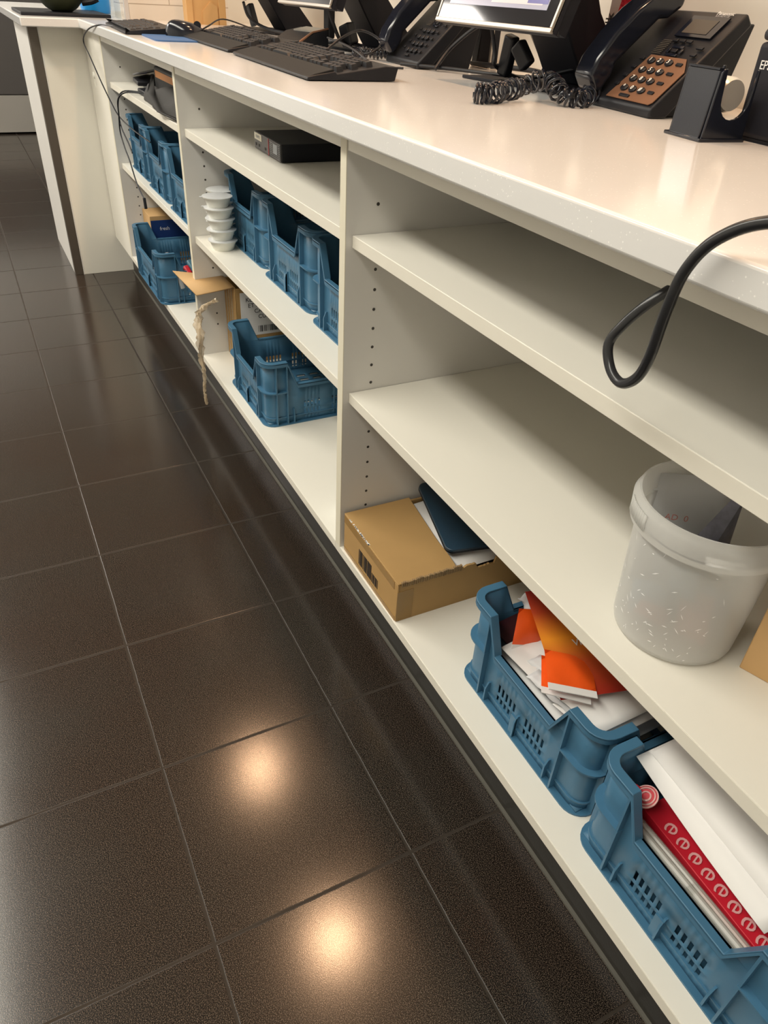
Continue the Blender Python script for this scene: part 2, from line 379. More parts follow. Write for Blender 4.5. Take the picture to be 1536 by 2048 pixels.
# ------------------------------------------------------------------ blue crates
CW, CD, CH, CLOW, CR = .30, .40, .166, .107, .030
def crate_meshes():
    INS = .0110
    def ht(t, L):
        d = min(t, L-t)
        if d <= .060: return CH
        if d >= .084: return CLOW
        return CH+(CLOW-CH)*(d-.060)/.024
    loops = []   # (outer point, normal, side length, t, slotflag)
    sides = [((-CW/2, -CD/2), (1, 0), (0, -1), CW), ((CW/2, -CD/2), (0, 1), (1, 0), CD), ((CW/2, CD/2), (-1, 0), (0, 1), CW), ((-CW/2, CD/2), (0, -1), (-1, 0), CD)]
    for (org, d, n, L) in sides:
        grp = (-.034, .034) if L < .35 else (-.075, 0, .075)
        bt = {}
        for g in grp:
            for k in range(5):
                c = L/2+g+(k-2)*.0096; bt[round(c-.0026, 5)] = True; bt[round(c+.0026, 5)] = False
        for q in (CR, .045, .060, .084, L-.084, L-.060, L-.045, L-CR):
            bt.setdefault(round(q, 5), False)
        for q in sorted(bt): loops.append((Vector((org[0]+d[0]*q, org[1]+d[1]*q)), Vector(n), L, q, bt[q]))
        # arc
        e = Vector((org[0]+d[0]*(L-CR), org[1]+d[1]*(L-CR))); cen = e-Vector(n)*CR
        for k in range(1, 6):
            a = math.pi/2*k/6; nn = Vector(n)*math.cos(a)+Vector(d)*math.sin(a)
            loops.append((cen+nn*CR, nn, L, L-.001, False))
    N = len(loops)
    H = [ht(l[3], l[2]) for l in loops]
    # shell
    sh = MB(); zl = [0, .014, .032, .037, .055, CLOW]
    vs = []; fs = []
    for i, (p, n, L, q, s) in enumerate(loops):
        w = p-n*INS
        tp = 0.003*0
        for z in zl: vs.append((w.x, w.y, z))
        vs.append((w.x, w.y, H[i]-.001))
    K = len(zl)+1
    for i in range(N):
        j = (i+1) % N
        for k in range(K-1):
            if k == K-2 and H[i] <= CLOW+.001 and H[j] <= CLOW+.001: continue
            if k in (1, 3) and loops[i][4]: continue
            fs.append((i*K+k, j*K+k, j*K+k+1, i*K+k+1))
    sh.add(vs, fs, BLUE)
    # flanges
    def strip(m, idx, z, th, d0, d1, zf=None):
        vs = []; fs = []
        for i in idx:
            p, n = loops[i][0], loops[i][1]; a = p-n*d0; b = p-n*d1
            zz = (zf(i) if zf else z)
            vs += [(a.x, a.y, zz-th), (b.x, b.y, zz-th), (b.x, b.y, zz), (a.x, a.y, zz)]
        n_ = len(idx); closed = n_ == N
        for k in range(n_ if closed else n_-1):
            j = (k+1) % n_
            for e in range(4): fs.append((k*4+e, k*4+(e+1) % 4, j*4+(e+1) % 4, j*4+e))
        if not closed: fs += [(0, 1, 2, 3), ((n_-1)*4+3, (n_-1)*4+2, (n_-1)*4+1, (n_-1)*4)]
        fs = [f[::-1] for f in fs]
        m.add(vs, fs, BLUE)
    ribs = MB()
    strip(ribs, list(range(N)), .003, .003, INS+.001, 0)
    strip(ribs, list(range(N)), .020, .0025, INS+.001, INS-.004)
    # middle flange round each corner
    idx = [i for i in range(N) if H[i] >= CH-.001]
    runs = []; cur = []
    for i in range(N):
        if i in idx: cur.append(i)
        elif cur: runs.append(cur); cur = []
    if cur:
        runs[0] = cur+runs[0]
    for r_ in runs: strip(ribs, r_, .090, .003, INS+.001, 0)
    # vertical ribs and tabs
    for (org, d, n, L) in sides:
        qs = [.058, L-.058]+([.031, L-.031] if L > .35 else [])
        D = Vector((*d, 0)); Nn = Vector((*n, 0))
        for q in qs:
            o_ = Vector((org[0]+d[0]*q, org[1]+d[1]*q, 0)); X = frame(o_, D, -Nn)
            ribs.box(-.0015, .0015, .0004, INS, 0, CH-.003, BLUE, X)
        for q, h in ((L/2, .046), (.075, .040), (L-.075, .040)):
            o_ = Vector((org[0]+d[0]*q, org[1]+d[1]*q, 0)); X = frame(o_, D, -Nn)
            ribs.prism([(.001, 0), (INS, 0), (INS, h), (.006, h), (.001, h-.012)], -.0014, .0014, BLUE, 'x', X)
            if q == L/2: ribs.box(-.011, .0014, .003, .006, 0, h-.004, BLUE, X)
    rim = MB()
    strip(rim, list(range(N)), 0, .004, INS+.0018, -.0005, lambda i: H[i])
    strip(rim, list(range(N)), 0, .010, .0020, -.0005, lambda i: H[i]-.001)
    # base with holes
    ba = MB(); nx, ny = 22, 30; x0, x1, y0, y1 = -CW/2+INS, CW/2-INS, -CD/2+INS, CD/2-INS
    vs = [(x0+(x1-x0)*i/nx, y0+(y1-y0)*j/ny, .004) for j in range(ny+1) for i in range(nx+1)]
    fs = []
    for j in range(ny):
        for i in range(nx):
            if 2 < i < nx-3 and 2 < j < ny-3 and i % 2 and (j % 3): continue
            fs.append((j*(nx+1)+i, j*(nx+1)+i+1, (j+1)*(nx+1)+i+1, (j+1)*(nx+1)+i))
    ba.add(vs, fs, BLUE)
    return sh, ribs, rim, ba
CRATE = None
def crate(x0, y0, z0, label, rot=0, along='short', dz=0):
    global CRATE
    W, D = (CW, CD) if along == 'short' else (CD, CW)
    if CRATE is None:
        t = thing('plastic_crate', label, 'crate', group='blue plastic stacking crates')
        sh, ribs, rim, ba = crate_meshes()
        sh.build('side_walls', t, solid=.0026, angle=50); ribs.build('rib_frame', t, angle=40); rim.build('rim', t, bevel=.0012, angle=40); ba.build('base_grid', t, solid=.003)
        CRATE = t
    else:
        t = dup(CRATE)
    t['label'] = label
    t.location = (x0+W/2, y0+D/2, z0); t.rotation_euler = (0, 0, rot+(math.pi/2 if along != 'short' else 0))
    return t
crate(.365, .045, ZS, 'open blue crate of orange packets and folded papers on the bottom shelf', rot=-.01)
crate(.672, .032, ZS, 'nearest blue crate on the bottom shelf, holding a red box under white sheets', rot=-.012)
crate(-.793, .024, ZS, 'empty blue crate on the bottom shelf beside the tall brown carton')
crate(-.948, .088, .498, 'blue crate on the middle shelf right behind the stacked white tubs')
crate(-.638, .080, .498, 'blue crate standing between two others, right of the white tubs', rot=.0)
crate(-.3285, .072, .498, 'blue crate on the middle shelf against the near divider panel')
crate(-1.925, .036, .4965, 'furthest blue crate, on the middle shelf of far unit under the hanging lead')
crate(-1.618, .028, .4965, 'blue crate in the middle of three on the far unit shelf')
crate(-1.3105, .022, .4965, 'blue crate partly hidden by divider on the far unit middle shelf')
crate(-1.805, -.016, ZS, 'blue crate with a small carton and grey strap inside, bottom shelf of far unit', along='long')
crate(-1.298, .075, ZS, 'blue crate almost hidden behind the divider on the far unit bottom shelf')

# ------------------------------------------------------------------ torn carton on the bottom shelf
tc = thing('cardboard_box', 'torn brown cardboard box with barcode on the bottom shelf beside the divider', 'box', (.117, 0, ZS), (0, 0, -.01))
bx0, bx1, by0, by1, bh = -.109, .112, .004, .33, .082
def wob(a, b, n, amp, seed):
    r = random.Random(seed); return [(a+(b-a)*i/n, (r.random()-.5)*2*amp) for i in range(n+1)]
b = MB()
b.box(bx0, bx1, by0, by0+.004, .0, bh, CARD); b.box(bx0, bx0+.004, by0+.004, by1, 0, bh-.002, CARD)
b.box(bx0+.004, bx1-.004, by0+.004, by1, 0, .004, CARD); b.box(bx0, bx1, by1-.004, by1, 0, bh, CARD)
b.build('box_body', tc, bevel=.0012)
sd = MB(); pr = [(by0+.004, 0), (by1, 0)]+[(y, bh-.001+dz-(.010 if .16 < y < .2 else 0)) for y, dz in wob(by1, by0+.004, 90, .0022, 3)]
sd.prism(pr, bx1-.004, bx1, CARD, 'x'); sd.build('torn_side', tc)
fl = MB(); pf = [(bx0, by0), (bx1, by0)]+[(bx1-.001+dx*.4, y) for y, dx in wob(by0+.01, .118, 20, .002, 5)]+[(bx1-.006, .120), (.078, .1235), (.03, .126), (-.03, .133), (bx0, .142)]
fl.prism(pf, bh, bh+.0035, CARD, 'z'); tf = fl.build('top_flap', tc, bevel=.001)
fe = MB()
for i in range(34):
    y = .012+i*.0035; a = random.uniform(.0015, .0045)
    fe.box(bx1-.003, bx1+.0012, y-.0011, y+.0011, bh-.004-random.random()*.002, bh+.0022+a, CARDI, Matrix.Rotation(0, 4, 'Z'))
fe.build('torn_edge', tc)
tp = MB(); tp.box(bx0+.002, bx1-.012, by0-.0006, by0, bh-.016, bh+.0002, mat('brown_parcel_tape', (.30, .17, .045), .25)); tp.box(bx1, bx1+.0006, .004, .035, .002, bh-.014, MATS['brown_parcel_tape'])
tp.box(bx0+.002, bx1-.004, by0-.0006, by0, .0, .010, MATS['brown_parcel_tape']); tp.build('parcel_tape', tc)
bc = MB()
for i in range(18):
    wdt = random.choice((.0010, .0016, .0026)); x = -.040+i*.0046
    bc.box(x, x+wdt, by0-.0008, by0-.0001, .016, .050 if i < 12 else .036, BLKINK)
bc.build('barcode', tc)
text('BREWERIES', .012, BLKINK, 'lettering', tc, frame((bx1+.0008, .262, .060), (0, 1, 0), (0, 0, 1)))
text('0047 12', .010, BLKINK, 'lettering', tc, frame((bx1+.0008, .262, .045), (0, 1, 0), (0, 0, 1)))
pw = MB()
pw.add([(-.10, .125, .072), (.10, .118, .066), (.104, .32, .074), (-.10, .32, .084), (0, .122, .078), (0, .22, .086), (.06, .2, .078), (-.08, .22, .082)],
       [(0, 4, 5, 7), (4, 1, 6, 5), (1, 2, 6), (7, 5, 3), (5, 6, 2, 3), (0, 7, 3)], PAPER)
o = pw.build('paper_sheet', None, (.117, 0, ZS), (0, 0, -.01), solid=.0008); tag(o, 'crumpled white sheet inside the torn brown carton', 'paper')
fo = MB(); fo.box(.03, .10, .16, .26, .080, .0815, PAPERG); o = fo.build('folded_paper', None, (.117, 0, ZS), (.0, 0, .3)); tag(o, 'folded grey-white paper under the dark blue board', 'paper')
sf = MB(); rs = random.Random(3)
for i in range(46):
    x = bx0+.02+rs.random()**.8*.085; q = rs.uniform(.0006, .0022)
    sf.box(x, x+q*1.6, by0-.0007, by0+rs.uniform(.0004, .0030), bh+.0029, bh+.0037, PAPER)
sf.build('scuff_marks', tc)['kind'] = 'stuff'
# dark blue board lying on the carton
P0 = Vector((.192, .120, .257)); P1 = Vector((.008, .160, .277)); dB = (P1-P0); lx = dB.length
X = frame(P0, dB, (0.15, 1, .03))
bd = MB()
def rr(w, h, r, n=5):
    pts = []
    for cx, cy, a0 in ((w-r, r, -90), (w-r, h-r, 0), (r, h-r, 90), (r, r, 180)):
        for k in range(n+1):
            a = math.radians(a0+90*k/n); pts.append((cx+r*math.cos(a), cy+r*math.sin(a)))
    return pts
bdt = thing('clipboard', 'dark blue rounded board lying tilted on the torn brown carton', 'board')
bdt.matrix_world = X
bd.prism([(p[0], p[1]) for p in rr(lx, .23, .014)], 0, .006, SLATE, 'z'); bd.build('board', bdt, bevel=.001)
MB().prism([(p[0], p[1]) for p in rr(lx+.003, .233, .015)], .006, .0095, BLK, 'z').build('rubber_backing', bdt)

# ------------------------------------------------------------------ crate A contents
def sheet(name, pts, m, label, cat, solid=.0006, fs=None, group=None):
    mb = MB(); mb.add(pts, fs or [tuple(range(len(pts)))], m); o = mb.build(name, None, solid=solid); tag(o, label, cat, group); return o
def bend(name, p0, u, v, nu, nv, f, m, label, cat, solid=.0006):   # curved sheet: p0 + u*s + v*t + z f(s,t)
    p0, u, v = Vector(p0), Vector(u), Vector(v); vs = []; fs = []
    for j in range(nv+1):
        for i in range(nu+1):
            s, t = i/nu, j/nv; p = p0+u*s+v*t; q = f(s, t); vs.append((p.x+q[0], p.y+q[1], p.z+q[2]))
    for j in range(nv):
        for i in range(nu): fs.append((j*(nu+1)+i, j*(nu+1)+i+1, (j+1)*(nu+1)+i+1, (j+1)*(nu+1)+i))
    mb = MB(); mb.add(vs, fs, m); o = mb.build(name, None, solid=solid, angle=60)
    if label: tag(o, label, cat)
    return o
bend('paper_sheet', (.388, .066, .236), (.245, 0, .010), (0, .20, .012), 6, 6, lambda s, t: (0, 0, .005*math.sin(4*s)*math.sin(3*t)), PAPER, 'white paper lying lowest in the crate of orange packets', 'paper')
bend('paper_sheet', (.555, .066, .276), (.084, .004, .008), (0, .22, .02), 6, 6, lambda s, t: (0, 0, .003*math.sin(3*s+t)), PAPER, 'white folded sheet at the near end of the crate of orange packets', 'paper')
bend('paper_sheet', (.545, .070, .286), (.085, .006, .010), (.01, .20, .03), 6, 6, lambda s, t: (0, 0, .003*math.sin(4*s+t)), PAPER, 'topmost white sheet beside the brochure in the crate of packets', 'paper')
o = MB().box(0, .086, 0, .070, 0, .001, PAPER).build('paper_card', None, (.436, .064, .272), (.10, -.03, .06)); tag(o, 'small square white card in the crate of orange packets', 'paper')
o = MB().box(0, .10, 0, .14, 0, .002, MAROON).build('dark_card', None, (.385, .080, .262), (.02, .02, .1)); tag(o, 'dark maroon card under the papers at far end of the blue crate', 'card')
bm = mat('orange_gradient_print', (.5, .1, .02), .35); nt = bm.node_tree
tcn = nd(nt, 'ShaderNodeTexCoord'); sp = nd(nt, 'ShaderNodeSeparateXYZ'); nt.links.new(tcn.outputs['Object'], sp.inputs[0])
rp = nd(nt, 'ShaderNodeValToRGB'); el = rp.color_ramp.elements; el[0].position = .0; el[0].color = (.36, .022, .012, 1); el[1].position = 1; el[1].color = (.34, .02, .014, 1)
e = el.new(.52); e.color = (.72, .25, .018, 1); e = el.new(.30); e.color = (.50, .075, .016, 1); e = el.new(.78); e.color = (.46, .055, .016, 1)
nt.links.new(mth(nt, 'DIVIDE', sp.outputs[1], .175), rp.inputs[0]); nt.links.new(rp.outputs[0], nt.nodes['Principled BSDF'].inputs['Base Color'])
br = thing('brochure', 'orange and red gradient brochure leaning in the blue crate of packets', 'brochure')
br.matrix_world = frame((.572, .060, .306), (.030, .085, .010), (-.150, .058, .036))
MB().box(0, .15, 0, .175, -.0008, 0, bm).build('cover', br)
text('Vlaai', .015, WHITEINK, 'lettering', br, Matrix.Translation((.056, .080, .0006)), .0002)
def packet(loc, rot, w, h, label):
    t = thing('snack_packet', label, 'packet', loc, rot, 'orange packets in the blue crate')
    n = 7; vs = []; fs = []
    for side in (1, -1):
        for j in range(n+1):
            for i in range(n+1):
                s, q = i/n, j/n; zz = side*(.0070*math.sin(math.pi*s)**.7*math.sin(math.pi*q)**.7+.0012*math.sin(9*s+5*q))*1.0 if 0 < i < n and 0 < j < n else 0
                vs.append((w*(s-.5), h*(q-.5), zz))
    o_ = (n+1)**2
    for j in range(n):
        for i in range(n):
            a = j*(n+1)+i; fs.append((a, a+1, a+n+2, a+n+1)); fs.append((o_+a, o_+a+n+1, o_+a+n+2, o_+a+1))
    MB().add(vs, fs, ORANGE).build('pouch', t, angle=60)
    MB().box(-w/2, w/2, -h/2-.010, -h/2+.001, -.0006, .0008, PAPER).build('seal', t)
    return t
packet((.546, .092, .322), (.05, .14, 1.02), .066, .058, 'bright orange packet with white seal on top of the brochure')
packet((.545, .088, .311), (.0, .10, .92), .066, .058, 'orange packet under the bright one, only its white seal and edge showing')
packet((.440, .112, .298), (1.15, .25, 1.35), .056, .056, 'darker orange packet standing at the far end of the crate')
bend('packet_wrapper', (.398, .112, .318), (.04, .01, -.03), (.01, .006, .022), 8, 3, lambda s, t: (0, .004*math.sin(9*s), .003*math.cos(8*t)), PAPERG, 'crumpled clear-white wrapper behind the darker orange packet', 'wrapper')
for k, (x, y, z, rz) in enumerate(((.500, .062, .276, .9), (.535, .062, .282, .6), (.478, .080, .277, 1.2))):
    bend('packet_wrapper', (x, y, z), (.055*math.cos(-rz*.25), .012, 0), (0, .022, .006), 8, 3, lambda s, t: (0, 0, .0022*math.sin(12*s+k)*math.cos(4*t)), PAPERG, ('crumpled white wrapper edge nearest the crate front', 'crumpled white wrapper below the bright orange packet', 'crumpled white wrapper beside the small white card')[k], 'wrapper')
# ------------------------------------------------------------------ crate B contents
rb = thing('red_box', 'red box with pink letters lying in the nearest blue crate', 'box', (.838, .105, .262), (.05, .03, -.02))
MB().box(-.115, .14, -.030, .030, -.03, .0, RED).build('carton', rb, bevel=.001)
for k in range(9):
    text('e', .031, PINKT, 'letter', rb, frame((-.078+k*.0195, -.017, .0008), (.3, -.95, 0), (.95, .3, 0)), .0002, sx=1.1)
for k in range(3):
    text('l', .024, PINKT, 'letter', rb, frame((-.084+k*.006, .004, .0008), (.3, -.95, 0), (.95, .3, 0)), .0002)
for k, (y, z, l) in enumerate(((.0505, .254, 'clear plastic sleeve of white sticks nearest the crate front'), (.0590, .257, 'clear plastic sleeve behind the first, beside the red box'), (.0675, .255, 'clear plastic sleeve lying deepest next to the red box'))):
    t = thing('plastic_sleeve', l, 'sleeve', (.80, y, z), (0, .0, .0), 'clear sleeves in the nearest crate')
    MB().tube([(-.085, 0, 0), (0, 0, .001), (.12, 0, 0)], .0048, CLEARD, 10).build('sleeve', t)
    for q in range(2): MB().tube([(-.08+q*.105, 0, 0), (.015+q*.105, 0, 0)], .0032, (PAPER if (q+k) % 3 else mat('pale_red_sticks%d' % k, (.60, .30, .27), .5)), 8, sm=False).build('sticks', t)
t = thing('ringed_lid', 'round red translucent lid with pale rings at the far end of nearest crate', 'lid', (.721, .076, .286), (.45, -.30, 0)); t.scale = (.64, .64, .64)
for r0, r1, z, m in ((.0, .0075, .002, REDPL), (.0075, .0105, .003, REDRIM), (.0105, .016, .0005, REDPL), (.016, .0185, .003, REDRIM), (.0185, .021, .001, REDPL), (.021, .0235, .002, REDRIM)):
    MB().lathe([(r0+1e-5, 0), (r1, 0), (r1, z), (r0+1e-5, z+.0005)], m, 32, close=False).build('ring', t)
o = MB().lathe([(.012, 0), (.0145, .018), (.015, .02)], RED, 28).build('red_cup', None, (.711, .072, .262), (.35, -.2, 0)); tag(o, 'plain red cup beside the ringed lid in nearest crate', 'cup')
bend('paper_sheet', (.684, .086, .312), (.212, -.026, -.004), (.03, .22, .055), 16, 8, lambda s, t: (0, -.003*math.sin(3*s)*(1-t), .010*math.sin(3.14*s)*t+.012*t*t), PAPER, 'large white sheet curling over the red box in nearest crate', 'paper')
bend('paper_sheet', (.692, .100, .320), (.30, -.024, -.002), (.02, .20, .075), 16, 8, lambda s, t: (0, 0, .012*math.sin(3*s)*t+.012*t*t), PAPER, 'top white sheet of the pile in the nearest crate', 'paper')
bend('paper_sheet', (.610, .165, .310), (.22, .0, .01), (.0, .20, .120), 8, 6, lambda s, t: (0, 0, .01*math.sin(3*s)*t), PAPERG, 'grey-white sheet standing between the two near crates', 'paper')

# ------------------------------------------------------------------ bucket
bk = thing('plastic_bucket', 'frosted translucent bucket with scratched sides on the near lower shelf', 'bucket', (.650, .107, .494))
hb = .170
MB().lathe([(.0, .001), (.058, .001), (.0625, .004), (.064, .010), (.0700, hb-.031), (.0690, hb-.031), (.0628, .012), (.0605, .0055), (0, .0035)], BUCKM, 64, close=False).build('bucket_wall', bk, angle=60)
MB().lathe([(.0700, hb-.031), (.0775, hb-.031), (.0790, hb-.009), (.0765, hb-.006), (.0750, hb), (.0728, hb), (.0718, hb-.007), (.0700, hb-.028)], BUCKM, 64, close=False).build('rim_band', bk, angle=50)
t = MB()
for a0, a1 in ((-128, -100),):
    vs = []; n = 10
    pts = [(math.radians(a0+(a1-a0)*i/n)) for i in range(n+1)]
    for i in range(n):
        a, b_ = pts[i], pts[i+1]
        vs_ = [((.0793)*math.cos(q)*1., (.0793)*math.sin(q), z) for q, z in ((a, hb-.024), (b_, hb-.024), (b_, hb-.007), (a, hb-.007))]
        t.add(vs_, [(0, 1, 2, 3)], BUCKM)
t.build('tear_tab', bk, solid=.0012)
lg = MB().box(-.012, .012, -.006, .008, -.008, .010, GREYM); lg.tube([(-.010, 0, .006), (0, -.012, -.004), (.010, 0, .006)], .0022, CHROME)
lg.build('handle_lug', bk, (-.075, .028, hb-.038), (0, 0, .3), bevel=.001)
sc = MB(); rs = random.Random(11); SCR = mat('white_scratch', (.97, .97, .97), .3)
for i in range(95):
    a = math.radians(rs.uniform(-165, -25)); z = rs.choice((rs.uniform(.015, .075), rs.uniform(.01, .135))); l = rs.uniform(.0012, .0060); ang = rs.uniform(-1.2, 1.2)
    def pt(da, dz):
        zz = z+dz; r_ = .0640+(zz-.01)*(.0060/(hb-.041))+.0003; return (r_*math.cos(a+da), r_*math.sin(a+da), zz)
    da, dz = l*math.cos(ang)/.085, l*math.sin(ang); w_ = .0007
    sc.add([pt(-da, -dz), pt(0, w_), pt(da, dz), pt(0, -w_)], [(0, 3, 2, 1)], SCR)
sc.build('scratches', bk)['kind'] = 'stuff'
# things in the bucket
bkx, bky, bkz = .650, .107, .4985
bend('paper_sheet', (bkx-.062, bky-.012, bkz+.015), (.050, .068, 0), (-.012, .005, .14), 6, 6, lambda s, t: (0, .008*math.sin(3*s), 0), PAPERG, 'grey sheet with faint red print standing inside the bucket', 'paper')
text('AD  0', .010, mat('faint_red_print', (.50, .20, .18), .6), 'lettering', bpy.data.objects['plastic_bucket'], frame((-.045, .010, .115), (.050, .068, 0), (-.012, .005, .14)), .0002)
b = thing('plastic_sachet', 'folded dark striped plastic sachet standing in the middle of the bucket', 'sachet', (bkx-.005, bky+.0, bkz+.02))
MB().add([(-.026, -.030, .0), (.012, -.02, 0), (.020, .030, 0), (.004, .042, .135), (-.004, .038, .135), (-.02, .03, 0)], [(0, 1, 3), (1, 2, 3), (0, 3, 4), (0, 4, 5), (2, 5, 4, 3)], mat('striped_grey_foil', (.16, .16, .20), .3, metal=.4, var=.6, vscale=90)).build('sachet_film', b, solid=.001)
for k, (x, y, z, w_, l, m_, nm) in enumerate(((.034, -.010, .105, .016, .02, PAPER, 'small white sachet on top of the bucket contents'), (.045, .012, .10, .014, .018, PAPER, 'second small white sachet leaning on the bucket wall'),
        (-.016, -.032, .03, .02, .05, mat('pale_blue_wrapper', (.30, .45, .62), .5), 'pale blue wrapper showing through bucket side near its bottom'), (.018, -.038, .085, .016, .03, MATS['pale_blue_wrapper'], 'pale blue wrapper high behind the bucket wall'),
        (.034, -.025, .05, .018, .05, mat('pale_red_wrapper', (.60, .28, .25), .5), 'pale red wrapper behind the right of the bucket wall'), (.0, -.040, .028, .018, .02, MATS['pale_red_wrapper'], 'pale red wrapper at the bottom front of the bucket'),
        (-.008, -.016, .055, .034, .06, mat('slate_wrapper', (.20, .24, .32), .5), 'slate grey wrapper filling the middle of the bucket'), (.012, .012, .03, .038, .05, MATS['slate_wrapper'], 'slate grey wrapper deepest in the bucket'))):
    o = MB().add([(-w_, 0, -l/2), (w_, .004, -l/2), (w_*.8, .01, l/2), (-w_*.9, .0, l/2), (0, -.006, 0)], [(0, 1, 4), (1, 2, 4), (2, 3, 4), (3, 0, 4)], m_).build('wrapper', None, (bkx+x, bky+y, bkz+z), (random.uniform(-.3, .3), random.uniform(-.4, .4), random.uniform(-.4, .4)), solid=.002)
    tag(o, nm, 'wrapper', 'wrappers inside the bucket')
# orange-brown carton right of the bucket
cb = thing('cardboard_box', 'smooth light brown carton cut off at right, on the shelf beside the bucket', 'box', (.727, .128, .494), (0, 0, .33))
MB().box(0, .2, .004, .22, 0, .165, CARDL).build('box_body', cb, bevel=.001)
MB().box(.0, .2, 0, .004, .0, .165, CARDL).build('front_panel', cb, bevel=.001)

# ------------------------------------------------------------------ middle unit: tubs, mini computer, cartons
def tub(loc, label, rot=0):
    t = thing('foam_tub', label, 'tub', loc, (0, 0, rot), 'stacked white tubs')
    MB().lathe([(0, 0), (.0285, 0), (.030, .002), (.0385, .0225), (.0425, .0235), (.0425, .0250), (0, .0250)], WPLAS, 32, close=False).build('bowl', t, angle=40)
    l = MB(); l.lathe([(0, .0268), (.036, .0268), (.0405, .0255), (.043, .0252), (.043, .0258), (.036, .0275), (0, .0275)], FOIL, 32, close=False)
    l.box(-.050, -.040, -.006, .006, .0245, .0256, FOIL); l.build('lid', t, angle=40); return t
first = tub((-.8450, .050, .498), 'white tub at the foot of the front stack of tubs'); first.scale = (.86, .86, .92)
names = ['white tub second from the bottom of the front stack', 'white tub in the middle of the front stack', 'white tub just under the top of the front stack', 'top white tub of the front stack, with crinkled foil lid']
for k in range(4):
    c = dup(first); c.location = (-.8450-.0012*(k+1)+(.002 if k == 2 else 0), .050-.0012*(k+1), .498+.0256*(k+1)); c.rotation_euler = (0, 0, .5*k); c['label'] = names[k]
for k in range(5):
    c = dup(first); c.location = (-.916, .074, .498+.0256*k); c.rotation_euler = (0, 0, .9+.4*k)
    c['label'] = ['bottom tub of the back stack of tubs by the far divider', 'second tub up in the back stack of tubs', 'third tub up in the back stack of tubs', 'fourth tub up in the back stack of tubs', 'top tub of the back stack, nearest the far divider'][k]

pc = thing('mini_computer', 'small flat black mini computer on the top shelf of the middle unit', 'computer', (-.611, .187, ZA), (0, 0, -.03))
MB().box(-.089, .089, -.088, .092, .001, .035, BLK).build('case', pc, bevel=.0015)
MB().box(-.088, .088, -.0905, -.088, .002, .0345, mat('charcoal_front', (.05, .045, .045), .45)).build('front_panel', pc)
gr = MB()
for k in range(8): gr.box(.022, .086, -.0915, -.0905, .005+k*.0035, .0065+k*.0035, BLKG)
gr.build('vent_grille', pc)
MB().box(-.086, -.036, -.0915, -.0905, .020, .033, mat('cream_sticker', (.66, .62, .52), .5)).build('sticker', pc)
text('5550PR2', .008, GREYINK, 'lettering', pc, frame((-.061, -.0918, .0265), (1, 0, 0), (0, 0, 1)), .0001)
MB().box(.0105, .013, -.0916, -.0905, .002, .034, mat('red_stripe', (.45, .05, .06), .4)).build('stripe', pc)
MB().box(.045, .070, -.0918, -.0905, .012, .030, mat('chip_badge', (.25, .27, .30), .4)).build('badge', pc)
pt_ = MB()
for x in (-.076, -.056, -.012): pt_.box(x-.004, x+.004, -.0915, -.0905, .008, .013, DARK)
pt_.build('port', pc)

# tall carton with open flap
tb = thing('cardboard_box', 'tall open brown carton with white label, beside the far divider on the bottom shelf', 'box', (-.92, .24, ZS))
tb0, tb1, ty0, ty1, th_ = -.052, .046, -.162, .20, .220
m_ = MB(); m_.box(tb0, tb1, ty0, ty0+.004, 0, th_, CARD).box(tb1-.004, tb1, ty0+.004, ty1, 0, th_-.003, CARD).box(tb0, tb0+.004, ty0+.004, ty1, 0, th_, CARD).box(tb0+.004, tb1-.004, ty1-.004, ty1, 0, th_, CARD).box(tb0+.004, tb1-.004, ty0+.004, ty1-.004, 0, .004, CARD)
m_.build('box_body', tb, bevel=.001)
tape = MB()
for x in (-.034, -.01, .012): tape.box(x, x+.009, ty0-.0008, ty0, .0, th_, WRAP)
tape.build('clear_tape', tb)
fl = MB(); fl.add([(-.155, -.277, .2165), (.052, -.266, .2150), (.046, ty0, .222), (-.052, ty0, .222)], [(0, 1, 2, 3)], CARDL)
tag(fl.build('open_flap', tb, solid=.003), 'smooth tan flap folded out to the front')
MB().box(tb1, tb1+.0008, -.148, .05, .082, .205, PAPER).build('shipping_label', tb)
lb = [o for o in tb.children if o.name.startswith('shipping_label')][0]
for k, s in enumerate(('KEBLANKA', 'ET MERK A', 'CABLES', 'CUP 4')):
    text(s, .0165, BLKINK, 'lettering', lb, frame((tb1+.0010, -.092+.005*k, .184-.0165*k), (0, 1, 0), (0, 0, 1)), .0002)
bc = MB()
for i in range(30): bc.box(tb1+.0008, tb1+.0012, -.10+i*.0042, -.10+i*.0042+random.choice((.001, .002, .003)), .090, .108, BLKINK)
bc.build('barcode', lb)
# wrinkled plastic tail hanging off the flap
wr = thing('plastic_wrap', 'twisted clear amber plastic wrap hanging from the carton flap over the shelf edge', 'wrap', (-.83, -.03, .37))
path = spline([Vector(p) for p in ((.006, .045, .008), (-.02, .012, -.020), (-.03, .0, -.052), (-.01, -.004, -.10), (-.022, -.004, -.16), (.004, -.006, -.20), (.014, -.012, -.235), (.020, -.012, -.275))], 8)
vs = []; fs = []; n = 7
for i, p in enumerate(path):
    f = i/len(path); wd = .007+.017*math.sin(math.pi*min(1, f*1.35))**2*(1 if f < .7 else .5); ph = f*9
    for k in range(n):
        q = (k/(n-1)-.5)*2; dy = .006*math.sin(k*2.3+i*.9)
        vs.append((p.x+q*wd*math.cos(ph*.35), p.y+q*wd*math.sin(ph*.35)*.4+dy*.8, p.z+.004*math.sin(k*1.7+i)))
for i in range(len(path)-1):
    for k in range(n-1): fs.append((i*n+k, i*n+k+1, (i+1)*n+k+1, (i+1)*n+k))
MB().add(vs, fs, WRAP).build('film', wr, solid=.0004, angle=15)
MB().tube([(p.x, p.y, p.z) for p in path[20:]], lambda t: .0028+.0015*math.sin(20*t), WRAP, 6, sm=False).build('twist', wr)

